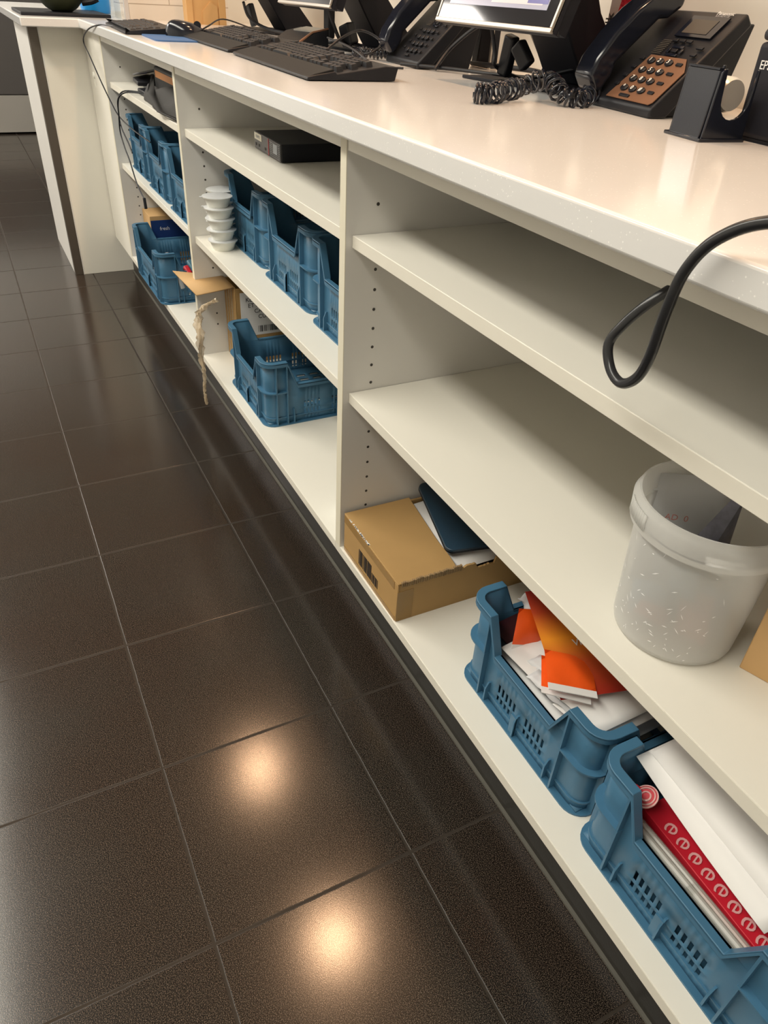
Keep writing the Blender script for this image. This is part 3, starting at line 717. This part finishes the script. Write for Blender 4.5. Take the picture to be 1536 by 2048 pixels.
# small white cartons by the near divider
for k in range(3):
    t = thing('small_carton', ('lowest small white carton against the divider, bottom shelf', 'middle small white carton of the pile against the divider', 'top small white carton of the pile, with navy lid, against the divider')[k], 'carton', (-.098, .090, ZS+.036*k), (0, 0, .02), 'small white cartons by the divider')
    MB().box(-.036, .036, -.035, .035, 0, .0355, mat('pale_blue_white_card%d' % k, (.66, .72, .74), .5)).build('carton', t, bevel=.0008)
    if k == 2: MB().box(-.036, .036, -.035, .035, .0356, .0362, BLUEINK).build('printed_top', t)
o = MB().lathe([(.012, 0), (.012, .03), (.009, .034), (0, .034)], PAPER, 20).build('paper_roll', None, (-.100, .090, ZS+.1085)); tag(o, 'tiny white roll on top of the small white cartons', 'roll')
o = MB().box(-.022, 0, 0, .02, 0, .016, WPLAS).box(-.018, -.002, .002, .018, .016, .026, WPLAS).build('cable_clip_block', None, (-.0215, .018, ZA), bevel=.001); tag(o, 'small white plastic block on the top shelf against the near divider', 'block')

# ------------------------------------------------------------------ far unit: bags and cartons
ZA1 = .751
tb_ = thing('tablet_case', 'dark tablet case with grey flap and purple stripe lying on the far top shelf', 'case', (-1.68, .085, ZA1+.001), (0, 0, -.05))
MB().prism([(-.19, .02), (-.10, -.035), (.03, -.040), (.05, .12), (-.08, .15)], .020, .032, BLK).build('case_back', tb_, bevel=.002)
MB().add([(-.185, .02, .036), (-.09, -.035, .040), (.03, -.03, .055), (.04, .13, .085), (-.07, .14, .075)], [(0, 1, 2, 3, 4)], mat('grey_flap', (.13, .13, .14), .5)).build('flap', tb_, solid=.005)
MB().add([(-.150, .008, .041), (-.085, -.022, .0425), (-.055, .0, .048), (-.115, .025, .048)], [(0, 1, 2, 3)], mat('purple_stripe', (.12, .10, .60), .5)).build('stripe', tb_, solid=.003)
MB().box(-.06, .03, -.01, .12, 0, .019, BLK).build('case_base', tb_)
bx_ = thing('pouch', 'black pouch with an orange label beside the divider on the far top shelf', 'pouch', (-1.30, .088, ZA1), (0, 0, .0))
MB().box(-.315, .29, 0, .2, 0, .080, BLK).build('pouch_body', bx_, bevel=.008)
MB().box(-.29, .27, -.0012, .0, .052, .070, ORLAB).build('orange_label', bx_)
cl = thing('fabric_bag', 'crumpled dark grey fabric bag in front of the black pouch on the far top shelf', 'bag', (-1.33, .075, ZA1))
rs = random.Random(5); vs = []; fs = []; n, m2 = 22, 12
for j in range(m2+1):
    for i in range(n+1):
        a = math.pi*j/m2; s = i/n; en = max(.05, math.sin(math.pi*min(1, .08+s*.9)))**.4
        hgt = (.058-.022*s)*en*(1+.18*math.sin(7*s+2*a)+.16*math.sin(13*s-3*a))+.006*rs.random()
        vs.append((-.17+.46*s+.006*rs.random(), -.036+.02*s-math.cos(a)*(.030*en)+.007*math.sin(9*s+a)+.004*rs.random(), max(.001, math.sin(a)*hgt)))
for j in range(m2):
    for i in range(n): a = j*(n+1)+i; fs.append((a, a+1, a+n+2, a+n+1))
MB().add(vs, fs, CLOTHG).build('fabric', cl, solid=.003, sub=1, angle=180)
MB().add([(-.13, -.02, .070), (-.10, -.035, .072), (.02, -.075, .040), (.05, -.062, .036), (.14, -.080, .012), (.16, -.070, .010), (.29, -.055, .006), (.30, -.040, .006)], [(0, 1, 2, 3), (3, 2, 4, 5), (5, 4, 6, 7)], CLOTHG).build('strap', cl, solid=.004)
ch = thing('power_adapter', 'black power adapter block with lead on the far top shelf edge', 'adapter', (-1.60, .055, ZA1))
MB().box(-.055, .05, -.014, .016, 0, .016, BLK).build('block', ch, bevel=.003)
# cartons inside the lower far crate
ic = thing('small_carton', 'tan and navy carton standing behind the far end of the lowest far crate', 'carton', (-1.895, .13, ZS), (0, 0, .0))
MB().box(-.07, .055, -.07, .12, 0, .175, CARDL).build('carton', ic, bevel=.001)
MB().box(.0552, .056, -.068, .118, .09, .160, BOXBLUE).build('printed_side', ic)
MB().box(-.068, .054, -.0712, -.0702, .0, .10, BOXBLUE).build('printed_front', ic)
text('fresh', .018, WHITEINK, 'lettering', ic, frame((.0565, -.02, .130), (0, 1, 0), (0, 0, 1)), .0001)
st = MB().tube([(-1.53, .07, ZS+.10), (-1.50, .04, ZS+.135), (-1.45, .035, ZS+.130), (-1.42, .05, ZS+.09), (-1.41, .06, ZS+.05)], .009, GREYBAND, 8); tag(st.build('strap', None), 'grey strap looped in the far lower blue crate', 'strap')
o = MB().box(-.02, .02, -.01, .01, -.02, .03, RED).build('red_pouch', None, (-1.425, .085, ZS+.085), (.2, .5, .2), bevel=.006); tag(o, 'red pouch in the near corner of the far lower crate', 'pouch')
o = MB().box(-.025, .025, -.01, .01, -.03, .0, mat('teal_item', (.06, .16, .22), .5)).build('teal_pouch', None, (-1.425, .10, ZS+.12), (.2, .5, .2), bevel=.006); tag(o, 'teal pouch behind the red pouch in far lower crate', 'pouch')
o = MB().box(-.03, .03, -.01, .01, 0, .05, mat('pink_item', (.65, .08, .16), .5)).build('pink_pouch', None, (-1.72, .07, .54), (.2, .2, .2), bevel=.005); tag(o, 'small pink pouch in the furthest crate of the far middle shelf', 'pouch')

# leads hanging at the far unit
lead = thing('charging_lead', 'thin black lead hanging from the far keyboard down in front of far unit', 'lead', (0, 0, 0))
MB().tube([(-1.56, .06, .925), (-1.72, .0, .923), (-1.80, -.022, .921), (-1.95, -.036, .900), (-2.06, -.04, .862), (-2.0, -.035, .82), (-1.88, -.03, .76), (-1.78, -.025, .715), (-1.70, -.02, .685), (-1.55, -.012, .67), (-1.40, .01, .655)], .0022, BLK, 6).build('cable', lead)
l2 = thing('charging_lead', 'thin black lead looping from the far top shelf to a hanging plug', 'lead', (0, 0, 0))
MB().tube([(-1.63, .045, .758), (-1.675, .0, .755), (-1.72, -.012, .72), (-1.70, -.018, .66), (-1.60, -.018, .62), (-1.56, -.018, .60)], .0022, BLK, 6).build('cable', l2)
MB().tube([(-1.60, .045, .758), (-1.63, .0, .757), (-1.665, -.02, .735), (-1.68, -.022, .69), (-1.70, -.022, .64), (-1.66, -.022, .60), (-1.60, -.022, .57), (-1.55, -.02, .52), (-1.50, -.02, .50), (-1.455, -.02, .49)], .0022, BLK, 6).build('cable', l2)
MB().box(-.006, .006, -.004, .004, -.032, .0, BLK).build('plug', l2, (-1.452, -.02, .492), (0, -.25, 0), bevel=.0015)

# thick black cable over the worktop edge
cbp = [(.98, .10, .928), (.86, .03, .945), (.76, -.015, .953), (.705, -.030, .947), (.674, -.038, .930), (.658, -.042, .905), (.652, -.043, .873), (.6463, -.040, .8354), (.636, -.036, .812), (.618, -.032, .7985), (.600, -.029, .803), (.5885, -.026, .820), (.5935, -.020, .838), (.603, -.008, .858), (.612, .010, .874), (.622, .030, .884), (.64, .05, .886)]
o = MB().tube(cbp, .0043, mat('black_rubber_cable', (.018, .019, .022), .28), 12, step=8).build('power_cable'); tag(o, 'thick black power cable looping over the worktop edge at right', 'cable')
# ------------------------------------------------------------------ keyboards
KEYM = None
def key_mesh():
    mb = MB(); a, t_ = .5, .40
    vs = [(-a, -a, 0), (a, -a, 0), (a, a, 0), (-a, a, 0), (-t_, -t_, 1), (t_, -t_, 1), (t_, t_, 1), (-t_, t_, 1)]
    mb.add(vs, [(0, 3, 2, 1), (4, 5, 6, 7), (0, 1, 5, 4), (1, 2, 6, 5), (2, 3, 7, 6), (3, 0, 4, 7)], KEY); return mb
def keyboard(loc, rz, L, D, label, wrist=True, hh=.026, keys=True, slim=False):
    global KEYM
    t = thing('keyboard', label, 'keyboard', loc, (0, 0, rz), 'black keyboards on the worktop')
    h0, h1 = (.011, hh) if not slim else (.009, .018)
    body = MB(); yk = .055 if wrist else .010
    body.prism([(0, .0015), (0, .006), (.012, .009), (yk-.004, h0+.004), (yk, h0), (D-.025, h1), (D, h1-.001), (D-.006, .0015)], 0, L, BLK, 'x')
    body.build('body', t, bevel=.0015)
    if wrist:
        MB().prism([(.002, .0065), (.014, .0105), (yk-.006, h0+.0075), (yk-.004, h0+.004), (.01, .006)], .004, L-.004, mat('dark_rubber_rest', (.012, .012, .0125), .75, spec=.3) if 'dark_rubber_rest' not in MATS else MATS['dark_rubber_rest'], 'x').build('wrist_rest', t, bevel=.001)
    u = (L-.03)/22.4; rows = 6; dk = (D-.022-yk-.006)/6.3
    slope = math.atan2(h1-h0, D-.025-yk)
    lay = []
    for r in range(6):
        y = yk+.006+dk*(r+.5)+(dk*.25 if r == 5 else 0)
        x = .010
        if r == 0: ws = [1.25, 1.25, 1.25, 6.0, 1.25, 1.25, 1.25, 1.5]
        elif r == 1: ws = [2.25]+[1]*10+[2.75]
        elif r == 2: ws = [1.75]+[1]*11+[2.25]
        elif r == 3: ws = [1.5]+[1]*12+[1.5]
        elif r == 4: ws = [1]*13+[2]
        else: ws = [1, None]+[1]*4+[None, 1, 1, 1, 1, None]+[1, 1, 1]
        for w_ in ws:
            if w_ is None: x += u*.67; continue
            lay.append((x+u*w_/2, y, u*w_*.93)); x += u*w_
        nx0 = .010+u*15.4
        for k in range(3):
            if r in (3, 4, 5) or r == 0 or (r == 1 and k == 1): lay.append((nx0+u*(k+.5), y, u*.93))
        px0 = .010+u*18.7
        ks = [(1, 2), (3, 1)] if r == 0 else ([(0.5, 1), (1.5, 1), (2.5, 1), (3.5, 1)] if r in (2, 4) else ([(.5, 1), (1.5, 1), (2.5, 1)] if r in (1, 3) else [(1., 1), (2., 1)]))
        if r == 0: ks = [(1, 2), (2.5, 1), (3.5, 1)]
        for cx_, w_ in ks: lay.append((px0+u*cx_*.92, y, u*w_*.86))
    if KEYM is None:
        k0 = key_mesh().build('key', t); KEYM = k0.data; bpy.data.objects.remove(k0)
    lay = lay[:100] if len(lay) > 100 else lay
    for x, y, w_ in lay:
        k = bpy.data.objects.new('key', KEYM); COL.objects.link(k); k.parent = t
        zz = h0+(y-yk)*math.tan(slope); kh = .0085 if not slim else .0035
        k.location = (x, y, zz-.0005); k.scale = (w_*.97, dk*.90, kh); k.rotation_euler = (slope, 0, 0)
    return t
keyboard((-.335+.505*-math.cos(.05), .078+.505*math.sin(.05), ZT), -.05, .505, .172, 'nearest black keyboard with wrist rest on the worktop front', hh=.024)
keyboard((-1.385, .124, ZT), -.03, .49, .175, 'black keyboard with wrist rest between the mouse and the nearest keyboard')
keyboard((-1.885, .012, ZT), -.06, .46, .145, 'slim far black keyboard at the worktop end by the clear screen', wrist=False, slim=True)

# mouse and mat
ms = thing('computer_mouse', 'black computer mouse on the blue mat behind far keyboard', 'mouse', (-1.372, .138, ZT+.0032), (0, 0, -.35))
vs = []; fs = []; nu, nv = 20, 10
for j in range(nv+1):
    ph = math.pi/2*j/nv
    for i in range(nu):
        a = 2*math.pi*i/nu; x = .031*math.cos(a)*math.cos(ph)**.6; y = .056*math.sin(a)*math.cos(ph)**.6
        vs.append((x, y, .037*math.sin(ph)*(1-.25*(y/.056+.2))))
for j in range(nv):
    for i in range(nu): fs.append((j*nu+i, j*nu+(i+1) % nu, (j+1)*nu+(i+1) % nu, (j+1)*nu+i))
fs.append(tuple(range(nu))[::-1])
MB().add(vs, fs, BLKG).build('shell', ms, angle=60)
MB().cyl(.010, -.0035, .0035, BLK, 20, Matrix.Translation((0, .032, .0265)) @ Matrix.Rotation(math.pi/2, 4, 'Y')).build('scroll_wheel', ms)
o = MB().tube([(-1.33, .155, .931), (-1.36, .20, .948), (-1.42, .26, .962), (-1.40, .33, .945), (-1.30, .38, .925), (-1.2, .45, .922)], .002, BLK, 6).build('mouse_lead'); tag(o, 'thin black lead arching from the mouse towards the wall', 'lead')
o = MB().prism(rr(.245, .19, .025), 0, .003, BLUEMAT).build('mouse_mat', None, (-1.435, .026, ZT+.0002), (0, 0, -.04)); tag(o, 'blue mat under the black mouse', 'mouse mat')

# ------------------------------------------------------------------ till terminals
def terminal(x, label, tip, base=(.22, .19), rz=0.):
    """x: right end of the screen's lower edge"""
    t = thing('till_terminal', label, 'terminal', (x-.17, .50, ZT), (0, 0, rz), 'till screens along the worktop')
    T = math.radians(tip); W = .345; Hs = .275
    X = frame((-.172, -.145, .094), (1, 0, 0), (0, math.sin(T), math.cos(T)))     # local: x right, y up the screen, z out to the front
    sc_ = MB(); sc_.prism([(.0, 0), (W, 0), (W-.0, Hs), (0, Hs)], -.012, 0, NAVY, 'z', X)
    sc_.prism([(0.0, 0.0), (W, 0.0), (W-.03, .03), (W-.03, Hs-.03), (.03, Hs-.03), (.03, .03)], -.020, -.012, NAVY, 'z', X)
    sc_.box(.01, W-.01, .006, Hs-.01, -.038, -.012, NAVY, X); sc_.build('screen_housing', t, bevel=.0015)
    bz = MB(); bw = .0055
    bz.box(0, W, -.001, bw, -.004, .0025, SILV, X).box(0, W, Hs-bw, Hs, -.004, .0025, SILV, X).box(0, bw, bw, Hs-bw, -.004, .0025, SILV, X).box(W-bw, W, bw, Hs-bw, -.004, .0025, SILV, X)
    bz.build('bezel', t, bevel=.0008)
    MB().box(bw, W-bw, bw, Hs-bw, -.001, .0012, GLASSBLK, X).build('screen_glass', t)
    MB().box(.030, W-.030, .028, Hs-.028, .0012, .0016, SCRG, X).build('display', t)
    d = MB(); d.box(.16, W-.045, .034, .060, .0016, .0018, SCRP, X); d.box(.26, W-.032, .036, Hs-.04, .0017, .0019, PURP, X); d.build('display_window', t)
    # leaning arm of two cheeks and a web, and the flat foot
    a = MB()
    prof = [(.170, .006), (.075, .006), (.020, .085), (-.045, .185), (-.025, .215), (.035, .215), (.085, .12), (.175, .02)]
    a.prism(prof, -.105, .012, NAVY, 'x'); a.build('stand_arm', t, bevel=.003)
    s_ = MB(); s_.prism([(.098, .006), (.086, .006), (-.060, .19), (-.052, .20)], -.112, -.1052, GREYM, 'x'); s_.build('arm_trim', t)
    MB().box(.02, .155, -.075, .04, .15, .20, NAVY).build('neck', t, bevel=.004)
    MB().prism([(-.19, -.065), (.10, -.020), (.17, -.02), (.17, .17), (-.16, .17)], .0005, .006, NAVY).build('foot_plate', t, bevel=.001)
    return t
terminal(-.045, 'nearest till terminal with silver-edged lit screen beside the near phone', 20)
terminal(-.880, 'middle till terminal on leaning black stand behind the two keyboards', 20)
terminal(-1.60, 'far till terminal next to the wooden box at the worktop end', 20)

# card reader wedge under the middle screen
cr = thing('card_tray', 'small dark wedge tray with pale copper edge under the middle screen', 'tray', (-1.05, .37, ZT), (0, 0, .25))
MB().prism([(-.05, .0), (-.05, .010), (.0, .036), (.05, .044), (.05, .0)], -.10, .02, BLK, 'x').build('wedge', cr, bevel=.002)
MB().prism([(-.05, .0105), (.0, .0365), (.05, .0445), (.05, .048), (.0, .040), (-.052, .013)], .014, .02, COPPER, 'x').build('edge_strip', cr)
tag(MB().prism([(.004, .0372), (.045, .0435), (.045, .0465), (.004, .0402)], -.07, .013, GREYM, 'x').build('pad', cr), 'grey pad')

# ------------------------------------------------------------------ desk phones
DIGIT = mat('white_digit', (.92, .90, .86), .6)
def phone(loc, rz, label, copper, full=True):
    t = thing('desk_phone', label, 'phone', loc, (0, 0, rz), 'black desk phones')
    W, Dp = .185, .1765; T = math.radians(43)
    X = frame((-W/2, 0, .014), (1, 0, 0), (0, math.cos(T), math.sin(T))) @ Matrix.Diagonal((1, .9, 1, 1))
    b = MB(); b.prism([(0, 0), (0, .012), (Dp*math.cos(T), .012+Dp*math.sin(T)), (Dp*math.cos(T)+.012, Dp*math.sin(T)-.002), (.03, 0)], -W/2, W/2, BLK, 'x')
    b.build('body', t, bevel=.003)
    MB().prism([(.015, 0), (.13, .0), (.16, .12), (.135, .12), (.07, .05)], -W/2+.02, W/2-.015, BLK, 'x').build('stand', t, bevel=.002)
    if copper: MB().prism([(.066, .004), (.174, .004), (.179, .009), (.181, .072), (.160, .096), (.076, .096)], .0, .0012, COPPER, 'z', X).build('key_panel', t)
    MB().box(.085, .165, .138, .180, 0, .002, BLKG, X).build('display_frame', t)
    MB().box(.095, .150, .144, .172, .002, .0026, LCD, X).build('display', t)
    if full:
        text('Panasonic', .0092, WHITEINK, 'lettering', t, X @ Matrix.Translation((.146, .1885, .0008)), .0002)
        text('KX-HDV130', .0055, GREYINK, 'lettering', t, X @ Matrix.Translation((.146, .1815, .0022)), .0001)
    chars = '*0#789456123'
    for i in range(12):
        c_i, r_i = i % 3, i//3; cx_, cy_ = .092+c_i*.0212, .0245+r_i*.0195
        k = MB().lathe([(.0074, 0), (.0074, .0024), (.0062, .0033), (0, .0035)], BLK, 16, X @ Matrix.Translation((cx_, cy_, .001)) @ Matrix.Diagonal((1.12, .82, 1, 1)), close=False).build('key_button', t)
        if full: text(chars[i], .0105, DIGIT, 'digit', k, X @ Matrix.Translation((cx_, cy_, .0052)), .0003)
    for cx_, cy_, w_ in [(.158, .0245+.0195*r, .013) for r in range(4)]+[(.108, .0105, .024)]+[(.066, .030+.0185*r, .011) for r in range(4)]+[(.166, .118, .014), (.166, .104, .012), (.100, .128, .012), (.116, .128, .012), (.132, .128, .012)]:
        MB().box(cx_-w_/2, cx_+w_/2, cy_-.0027, cy_+.0027, .001, .0035, BLK, X).build('function_button', t, bevel=.0008)
    nv_ = MB(); nv_.box(.106, .132, .0975, .1025, .0005, .0025, BLKG, X).box(.106, .132, .1135, .1185, .0005, .0025, BLKG, X).box(.102, .107, .103, .113, .0005, .0025, BLKG, X).box(.131, .136, .103, .113, .0005, .0025, BLKG, X).box(.113, .125, .1045, .1115, .0005, .003, BLK, X)
    nv_.build('navigation_pad', t, bevel=.0008)
    gl = MB()
    for k in range(9): gl.box(.070+k*.0, .092, .100+k*.0034, .1012+k*.0034, .0003, .0012, DARK, X)
    gl.build('speaker_grille', t)
    # handset
    hs = MB()
    prof = [(0.0, .010), (.004, .034), (.030, .046), (.075, .054), (.125, .055), (.170, .049), (.200, .036), (.206, .012), (.195, .004), (.165, .008), (.150, .018), (.055, .018), (.040, .008), (.010, .002)]
    hs.prism(prof, -.004, .046, BLKG, 'x', X @ Matrix.Translation((.006, -.004, .002)))
    hs.build('handset', t, bevel=.007, bseg=4)
    return t
phone((.033, .437, ZT), -.13, 'near desk phone with worn copper key panel beside the label holder', True)
phone((-.655, .430, ZT), -.10, 'far desk phone between the middle and nearest till screens', False, False)
# coiled cords
def coil(path, R_, turns, r, label):
    P = spline([Vector(p) for p in path], 40); n = len(P); pts = []
    N = turns*12; u = Vector((0, 0, 1))
    for i in range(N+1):
        f = i/N*(n-1); a = int(min(n-2, f)); q = f-a; p = P[a].lerp(P[a+1], q); t_ = (P[a+1]-P[a]).normalized()
        s = t_.cross(Vector((0, 0, 1))).normalized(); w_ = s.cross(t_)
        ang = 2*math.pi*i/12; pts.append(p+(s*math.cos(ang)+w_*math.sin(ang))*R_*(1+.12*math.sin(i*.13)))
    o = MB().tube(pts, r, BLKG, 6, sm=False).build('coiled_cord', angle=60); tag(o, label, 'phone cord'); return o
coil([(-.035, .452, .938), (.005, .400, .929), (-.010, .370, .934), (-.060, .375, .950), (-.065, .330, .938), (-.055, .290, .934), (-.040, .255, .932), (-.050, .235, .932)], .0130, 27, .0022, 'thick black coiled cord of the near phone, lying on the worktop')
coil([(-.740, .455, .935), (-.775, .43, .930), (-.80, .40, .932), (-.76, .37, .929), (-.70, .355, .928)], .0095, 20, .0019, 'black coiled cord of the far phone behind the nearest keyboard')

# ------------------------------------------------------------------ label holder and receipt printer
lh = thing('roll_holder', 'glossy black roll holder with U-shaped notches beside the receipt printer', 'holder', (.302, .343, ZT), (0, 0, -.15))
def cheek(x0, x1):
    n = 10; pts = [(0, 0), (.006, .075), (.009, .078), (.013, .078)]
    pts += [(.036+.021*math.cos(math.pi+math.pi*k/n), .048+.024*math.sin(math.pi+math.pi*k/n)) for k in range(n+1)]
    pts += [(.058, .078), (.061, .078), (.063, 0)]
    return MB().prism(pts, x0, x1, BLKG, 'x')
cheek(-.004, 0).build('cheek', lh, bevel=.001); cheek(-.066, -.062).build('cheek', lh, bevel=.001)
MB().prism([(-.002, 0), (.0035, 0), (.009, .0765), (.005, .0765)], -.062, -.004, BLKG, 'x').build('front_plate', lh, bevel=.001)
MB().box(-.069, .003, -.005, .064, 0, .004, BLKG).build('base_plate', lh, bevel=.001)
MB().box(-.062, -.004, .003, .012, .0765, .0785, BLKG).build('top_lip', lh)
MB().lathe([(.0, -.058), (.017, -.058), (.0195, -.052), (.0195, -.014), (.017, -.008), (.0, -.008)], mat('satin_metal', (.75, .72, .66), .3, metal=.7), 32, Matrix.Translation((0, .036, .050)) @ Matrix.Rotation(math.pi/2, 4, 'Y'), close=False).build('spindle', lh)
text('Y', .022, PAPERG, 'arrow_mark', lh, frame((-.076, .03, .045), (0, -1, 0), (0, 0, 1)), .0003)
pr = thing('receipt_printer', 'dark receipt printer cut off at the right edge of worktop', 'printer', (.284, .419, ZT), (0, 0, -.10))
MB().box(0, .145, 0, .19, .004, .106, NAVY).build('case', pr, bevel=.006, bseg=3)
MB().prism([(.002, .107), (.0, .116), (.012, .128), (.19, .132), (.19, .107)], 0, .145, BLK, 'x').build('lid', pr, bevel=.005, bseg=3)
MB().box(.004, .141, .004, .186, 0, .004, BLK).build('base', pr)
text('EPSON', .0135, WHITEINK, 'lettering', pr, frame((.030, -.0003, .082), (1, 0, 0), (0, 0, 1)), .0003, sx=.92)

# leaflet between terminal and phone
lf = thing('packet', 'upright packet with black letters and red glittery picture behind the near phone', 'packet', (-.178, .615, ZT), (-.04, 0, .0))
MB().box(-.045, .085, 0, .006, 0, .24, mat('lilac_grey_card', (.40, .36, .38), .5)).build('card', lf)
pts = [(-.012, .03), (.069, .02), (.069, .239), (.0, .239), (-.010, .18), (-.026, .10), (-.020, .05)]
MB().prism(pts, -.0015, -.0002, mat('red_glitter_print', (.38, .012, .03), .25, var=.9, vscale=150, bump=1., bscale=200), 'y').build('picture', lf)
text('etdlk', .026, BLKINK, 'lettering', lf, frame((-.040, -.0006, .095), (0, 0, 1), (-1, 0, 0)), .0003)

# cables and adapters behind
CB = [
 ('black cable bundle lying under the nearest till screen', [(-.60, .40, .925), (-.50, .47, .925), (-.40, .50, .926), (-.30, .53, .93), (-.22, .56, .95)], .0035),
 ('black cable hanging from the nearest till screen towards the counter', [(-.275, .40, 1.02), (-.28, .42, .97), (-.33, .46, .945), (-.30, .49, .93), (-.24, .50, .928)], .0035),
 ('black cable curving up beside the far phone', [(-.52, .44, .923), (-.53, .48, .96), (-.50, .52, 1.0), (-.45, .55, 1.02), (-.40, .58, 1.02)], .004),
 ('thin black cable looping above the nearest keyboard', [(-.80, .30, .925), (-.81, .36, .96), (-.84, .42, .972), (-.78, .44, .955), (-.74, .40, .935), (-.80, .36, .925)], .0028),
 ('thin black cable lying from keyboard to the far phone', [(-.95, .38, .95), (-.80, .36, .945), (-.70, .34, .940), (-.60, .34, .922), (-.55, .38, .921)], .0022),
 ('black cable standing beside the middle till screen arm', [(-1.00, .40, 1.02), (-1.01, .42, .98), (-1.0, .44, .94), (-.95, .46, .926), (-.85, .5, .924)], .0045),
 ('black cable under the far till screen', [(-1.66, .40, 1.0), (-1.67, .42, .96), (-1.62, .46, .935), (-1.50, .50, .928), (-1.36, .52, .926)], .0045),
 ('black cable running behind the wall side of far phone', [(-.66, .62, .924), (-.5, .60, .930), (-.42, .62, .93), (-.3, .60, .928)], .005),
 ('black cable crossing behind the middle screen', [(-1.28, .50, .925), (-1.15, .46, .930), (-1.05, .47, .938), (-.95, .48, .932)], .005),
]
for lab, p, r_ in CB:
    o = MB().tube(p, r_, BLK, 8).build('cable'); tag(o, lab, 'cable')
o = MB().box(-.013, .013, -.010, .010, -.034, .034, BLK).build('cable_adapter', None, (-.315, .475, .963), (.1, .25, .2), bevel=.005, bseg=3); tag(o, 'oval black cable adapter upright under the nearest till screen', 'adapter')
o = MB().box(-.014, .014, -.010, .010, -.022, .022, BLK).build('cable_adapter', None, (-.262, .470, .968), (.1, -.7, .2), bevel=.005, bseg=3); tag(o, 'slanted black cable adapter right of the upright one', 'adapter')
o = MB().box(-.013, .013, -.010, .010, -.03, .03, BLK).build('cable_adapter', None, (-1.70, .44, .966), (.1, -.35, .2), bevel=.005, bseg=3); tag(o, 'black cable adapter under the far till screen', 'adapter')
o = MB().box(-.013, .013, -.010, .010, -.032, .032, BLK).build('cable_adapter', None, (-1.055, .43, .975), (.05, .08, .2), bevel=.004, bseg=3); tag(o, 'upright black adapter under the middle till screen', 'adapter')
o = MB().box(-.02, .02, -.014, .014, -.024, .024, BLK).build('power_brick', None, (-1.0, .46, .955), (.1, -.3, .2), bevel=.005, bseg=3); tag(o, 'square black power brick behind the middle adapter', 'adapter')
for k, (x0_, x1_) in enumerate(((-.77, -.74), (-.705, -.67))):
    o = MB().box(-.010, .010, -.006, .006, 0, .20, BLK).build('stand_post', None, (x0_+.03, .64, ZT), (0, .16, 0)); tag(o, ('slanted black post against the wall right of far phone', 'second slanted black post against the wall')[k], 'post')
o = MB().box(-.02, .02, -.012, .012, 0, .2, NAVY).box(.02, .026, -.012, -.008, 0, .2, SILV).build('stand_post', None, (-.625, .64, ZT), (0, .02, 0)); tag(o, 'broad dark upright post with pale edge against the wall', 'post')

# ------------------------------------------------------------------ far worktop end
wb = thing('wooden_box', 'light wooden box against the tiled end wall beside far screen', 'wooden box', (-2.10, .39, ZT))
MB().box(-.05, .0, -.058, -.035, 0, .20, WOODM).build('side_board', wb, bevel=.001)
MB().box(-.05, -.006, -.035, .085, .0, .20, WOODM).build('front_board', wb)
MB().box(-.05, .0, .060, .085, 0, .20, WOODM).build('side_board', wb, bevel=.001)
MB().prism([(.0, .04), (.03, .07), (.055, .055), (.055, .0), (.0, .0)], -.006, -.001, WOODM, 'x').build('chevron_slat', wb)
ps = thing('clear_screen', 'clear upright plastic screen standing at the far worktop end', 'screen', (-2.25, .10, ZT))
MB().box(-.25, .06, .038, .042, .0, .5, mat('clear_sheet', (.75, .80, .80), .05, alpha=.28)).build('sheet', ps)
MB().box(.055, .075, .032, .046, 0, .5, mat('grey_clear_edge', (.50, .48, .47), .3)).build('edge_strip', ps)
o = MB().box(-.2, .2, -.004, .004, 0, .006, BLK).box(-.22, .30, -.17, .12, 0, .004, BLK).build('black_mat', None, (-2.50, .0, ZT+.0002), (0, 0, .02)); 
bpy.data.objects.remove(o)
tb2 = thing('flat_tray', 'flat black tray under the dark round pot at the far worktop end', 'tray', (-2.50, -.045, ZT+.0005))
MB().box(-.19, .19, -.155, .15, 0, .010, BLK).build('tray', tb2, bevel=.002)
pot = thing('round_pot', 'dark mottled green round pot on the flat black tray', 'pot', (-2.44, -.045, ZT+.0108))
MB().lathe([(.0, 0), (.035, 0), (.055, .012), (.082, .04), (.092, .075), (.086, .12), (.06, .15)], OLIVE, 40, close=False).build('pot_body', pot, angle=60)
MB().tube([(.03, .07, .03), (.04, .10, .035), (.045, .125, .045)], .010, BLK).build('handle', pot)
bt_ = thing('blue_tub', 'bright blue tub behind the round pot at far worktop end', 'tub', (-2.72, .12, ZT+.0005))
MB().lathe([(.0, 0), (.055, 0), (.060, .02), (.062, .09), (0, .09)], CYAN, 32, close=False).build('tub', bt_)
MB().lathe([(.063, .055), (.0635, .055), (.0635, .075), (.063, .075)], PAPER, 32, close=False).build('band', bt_)
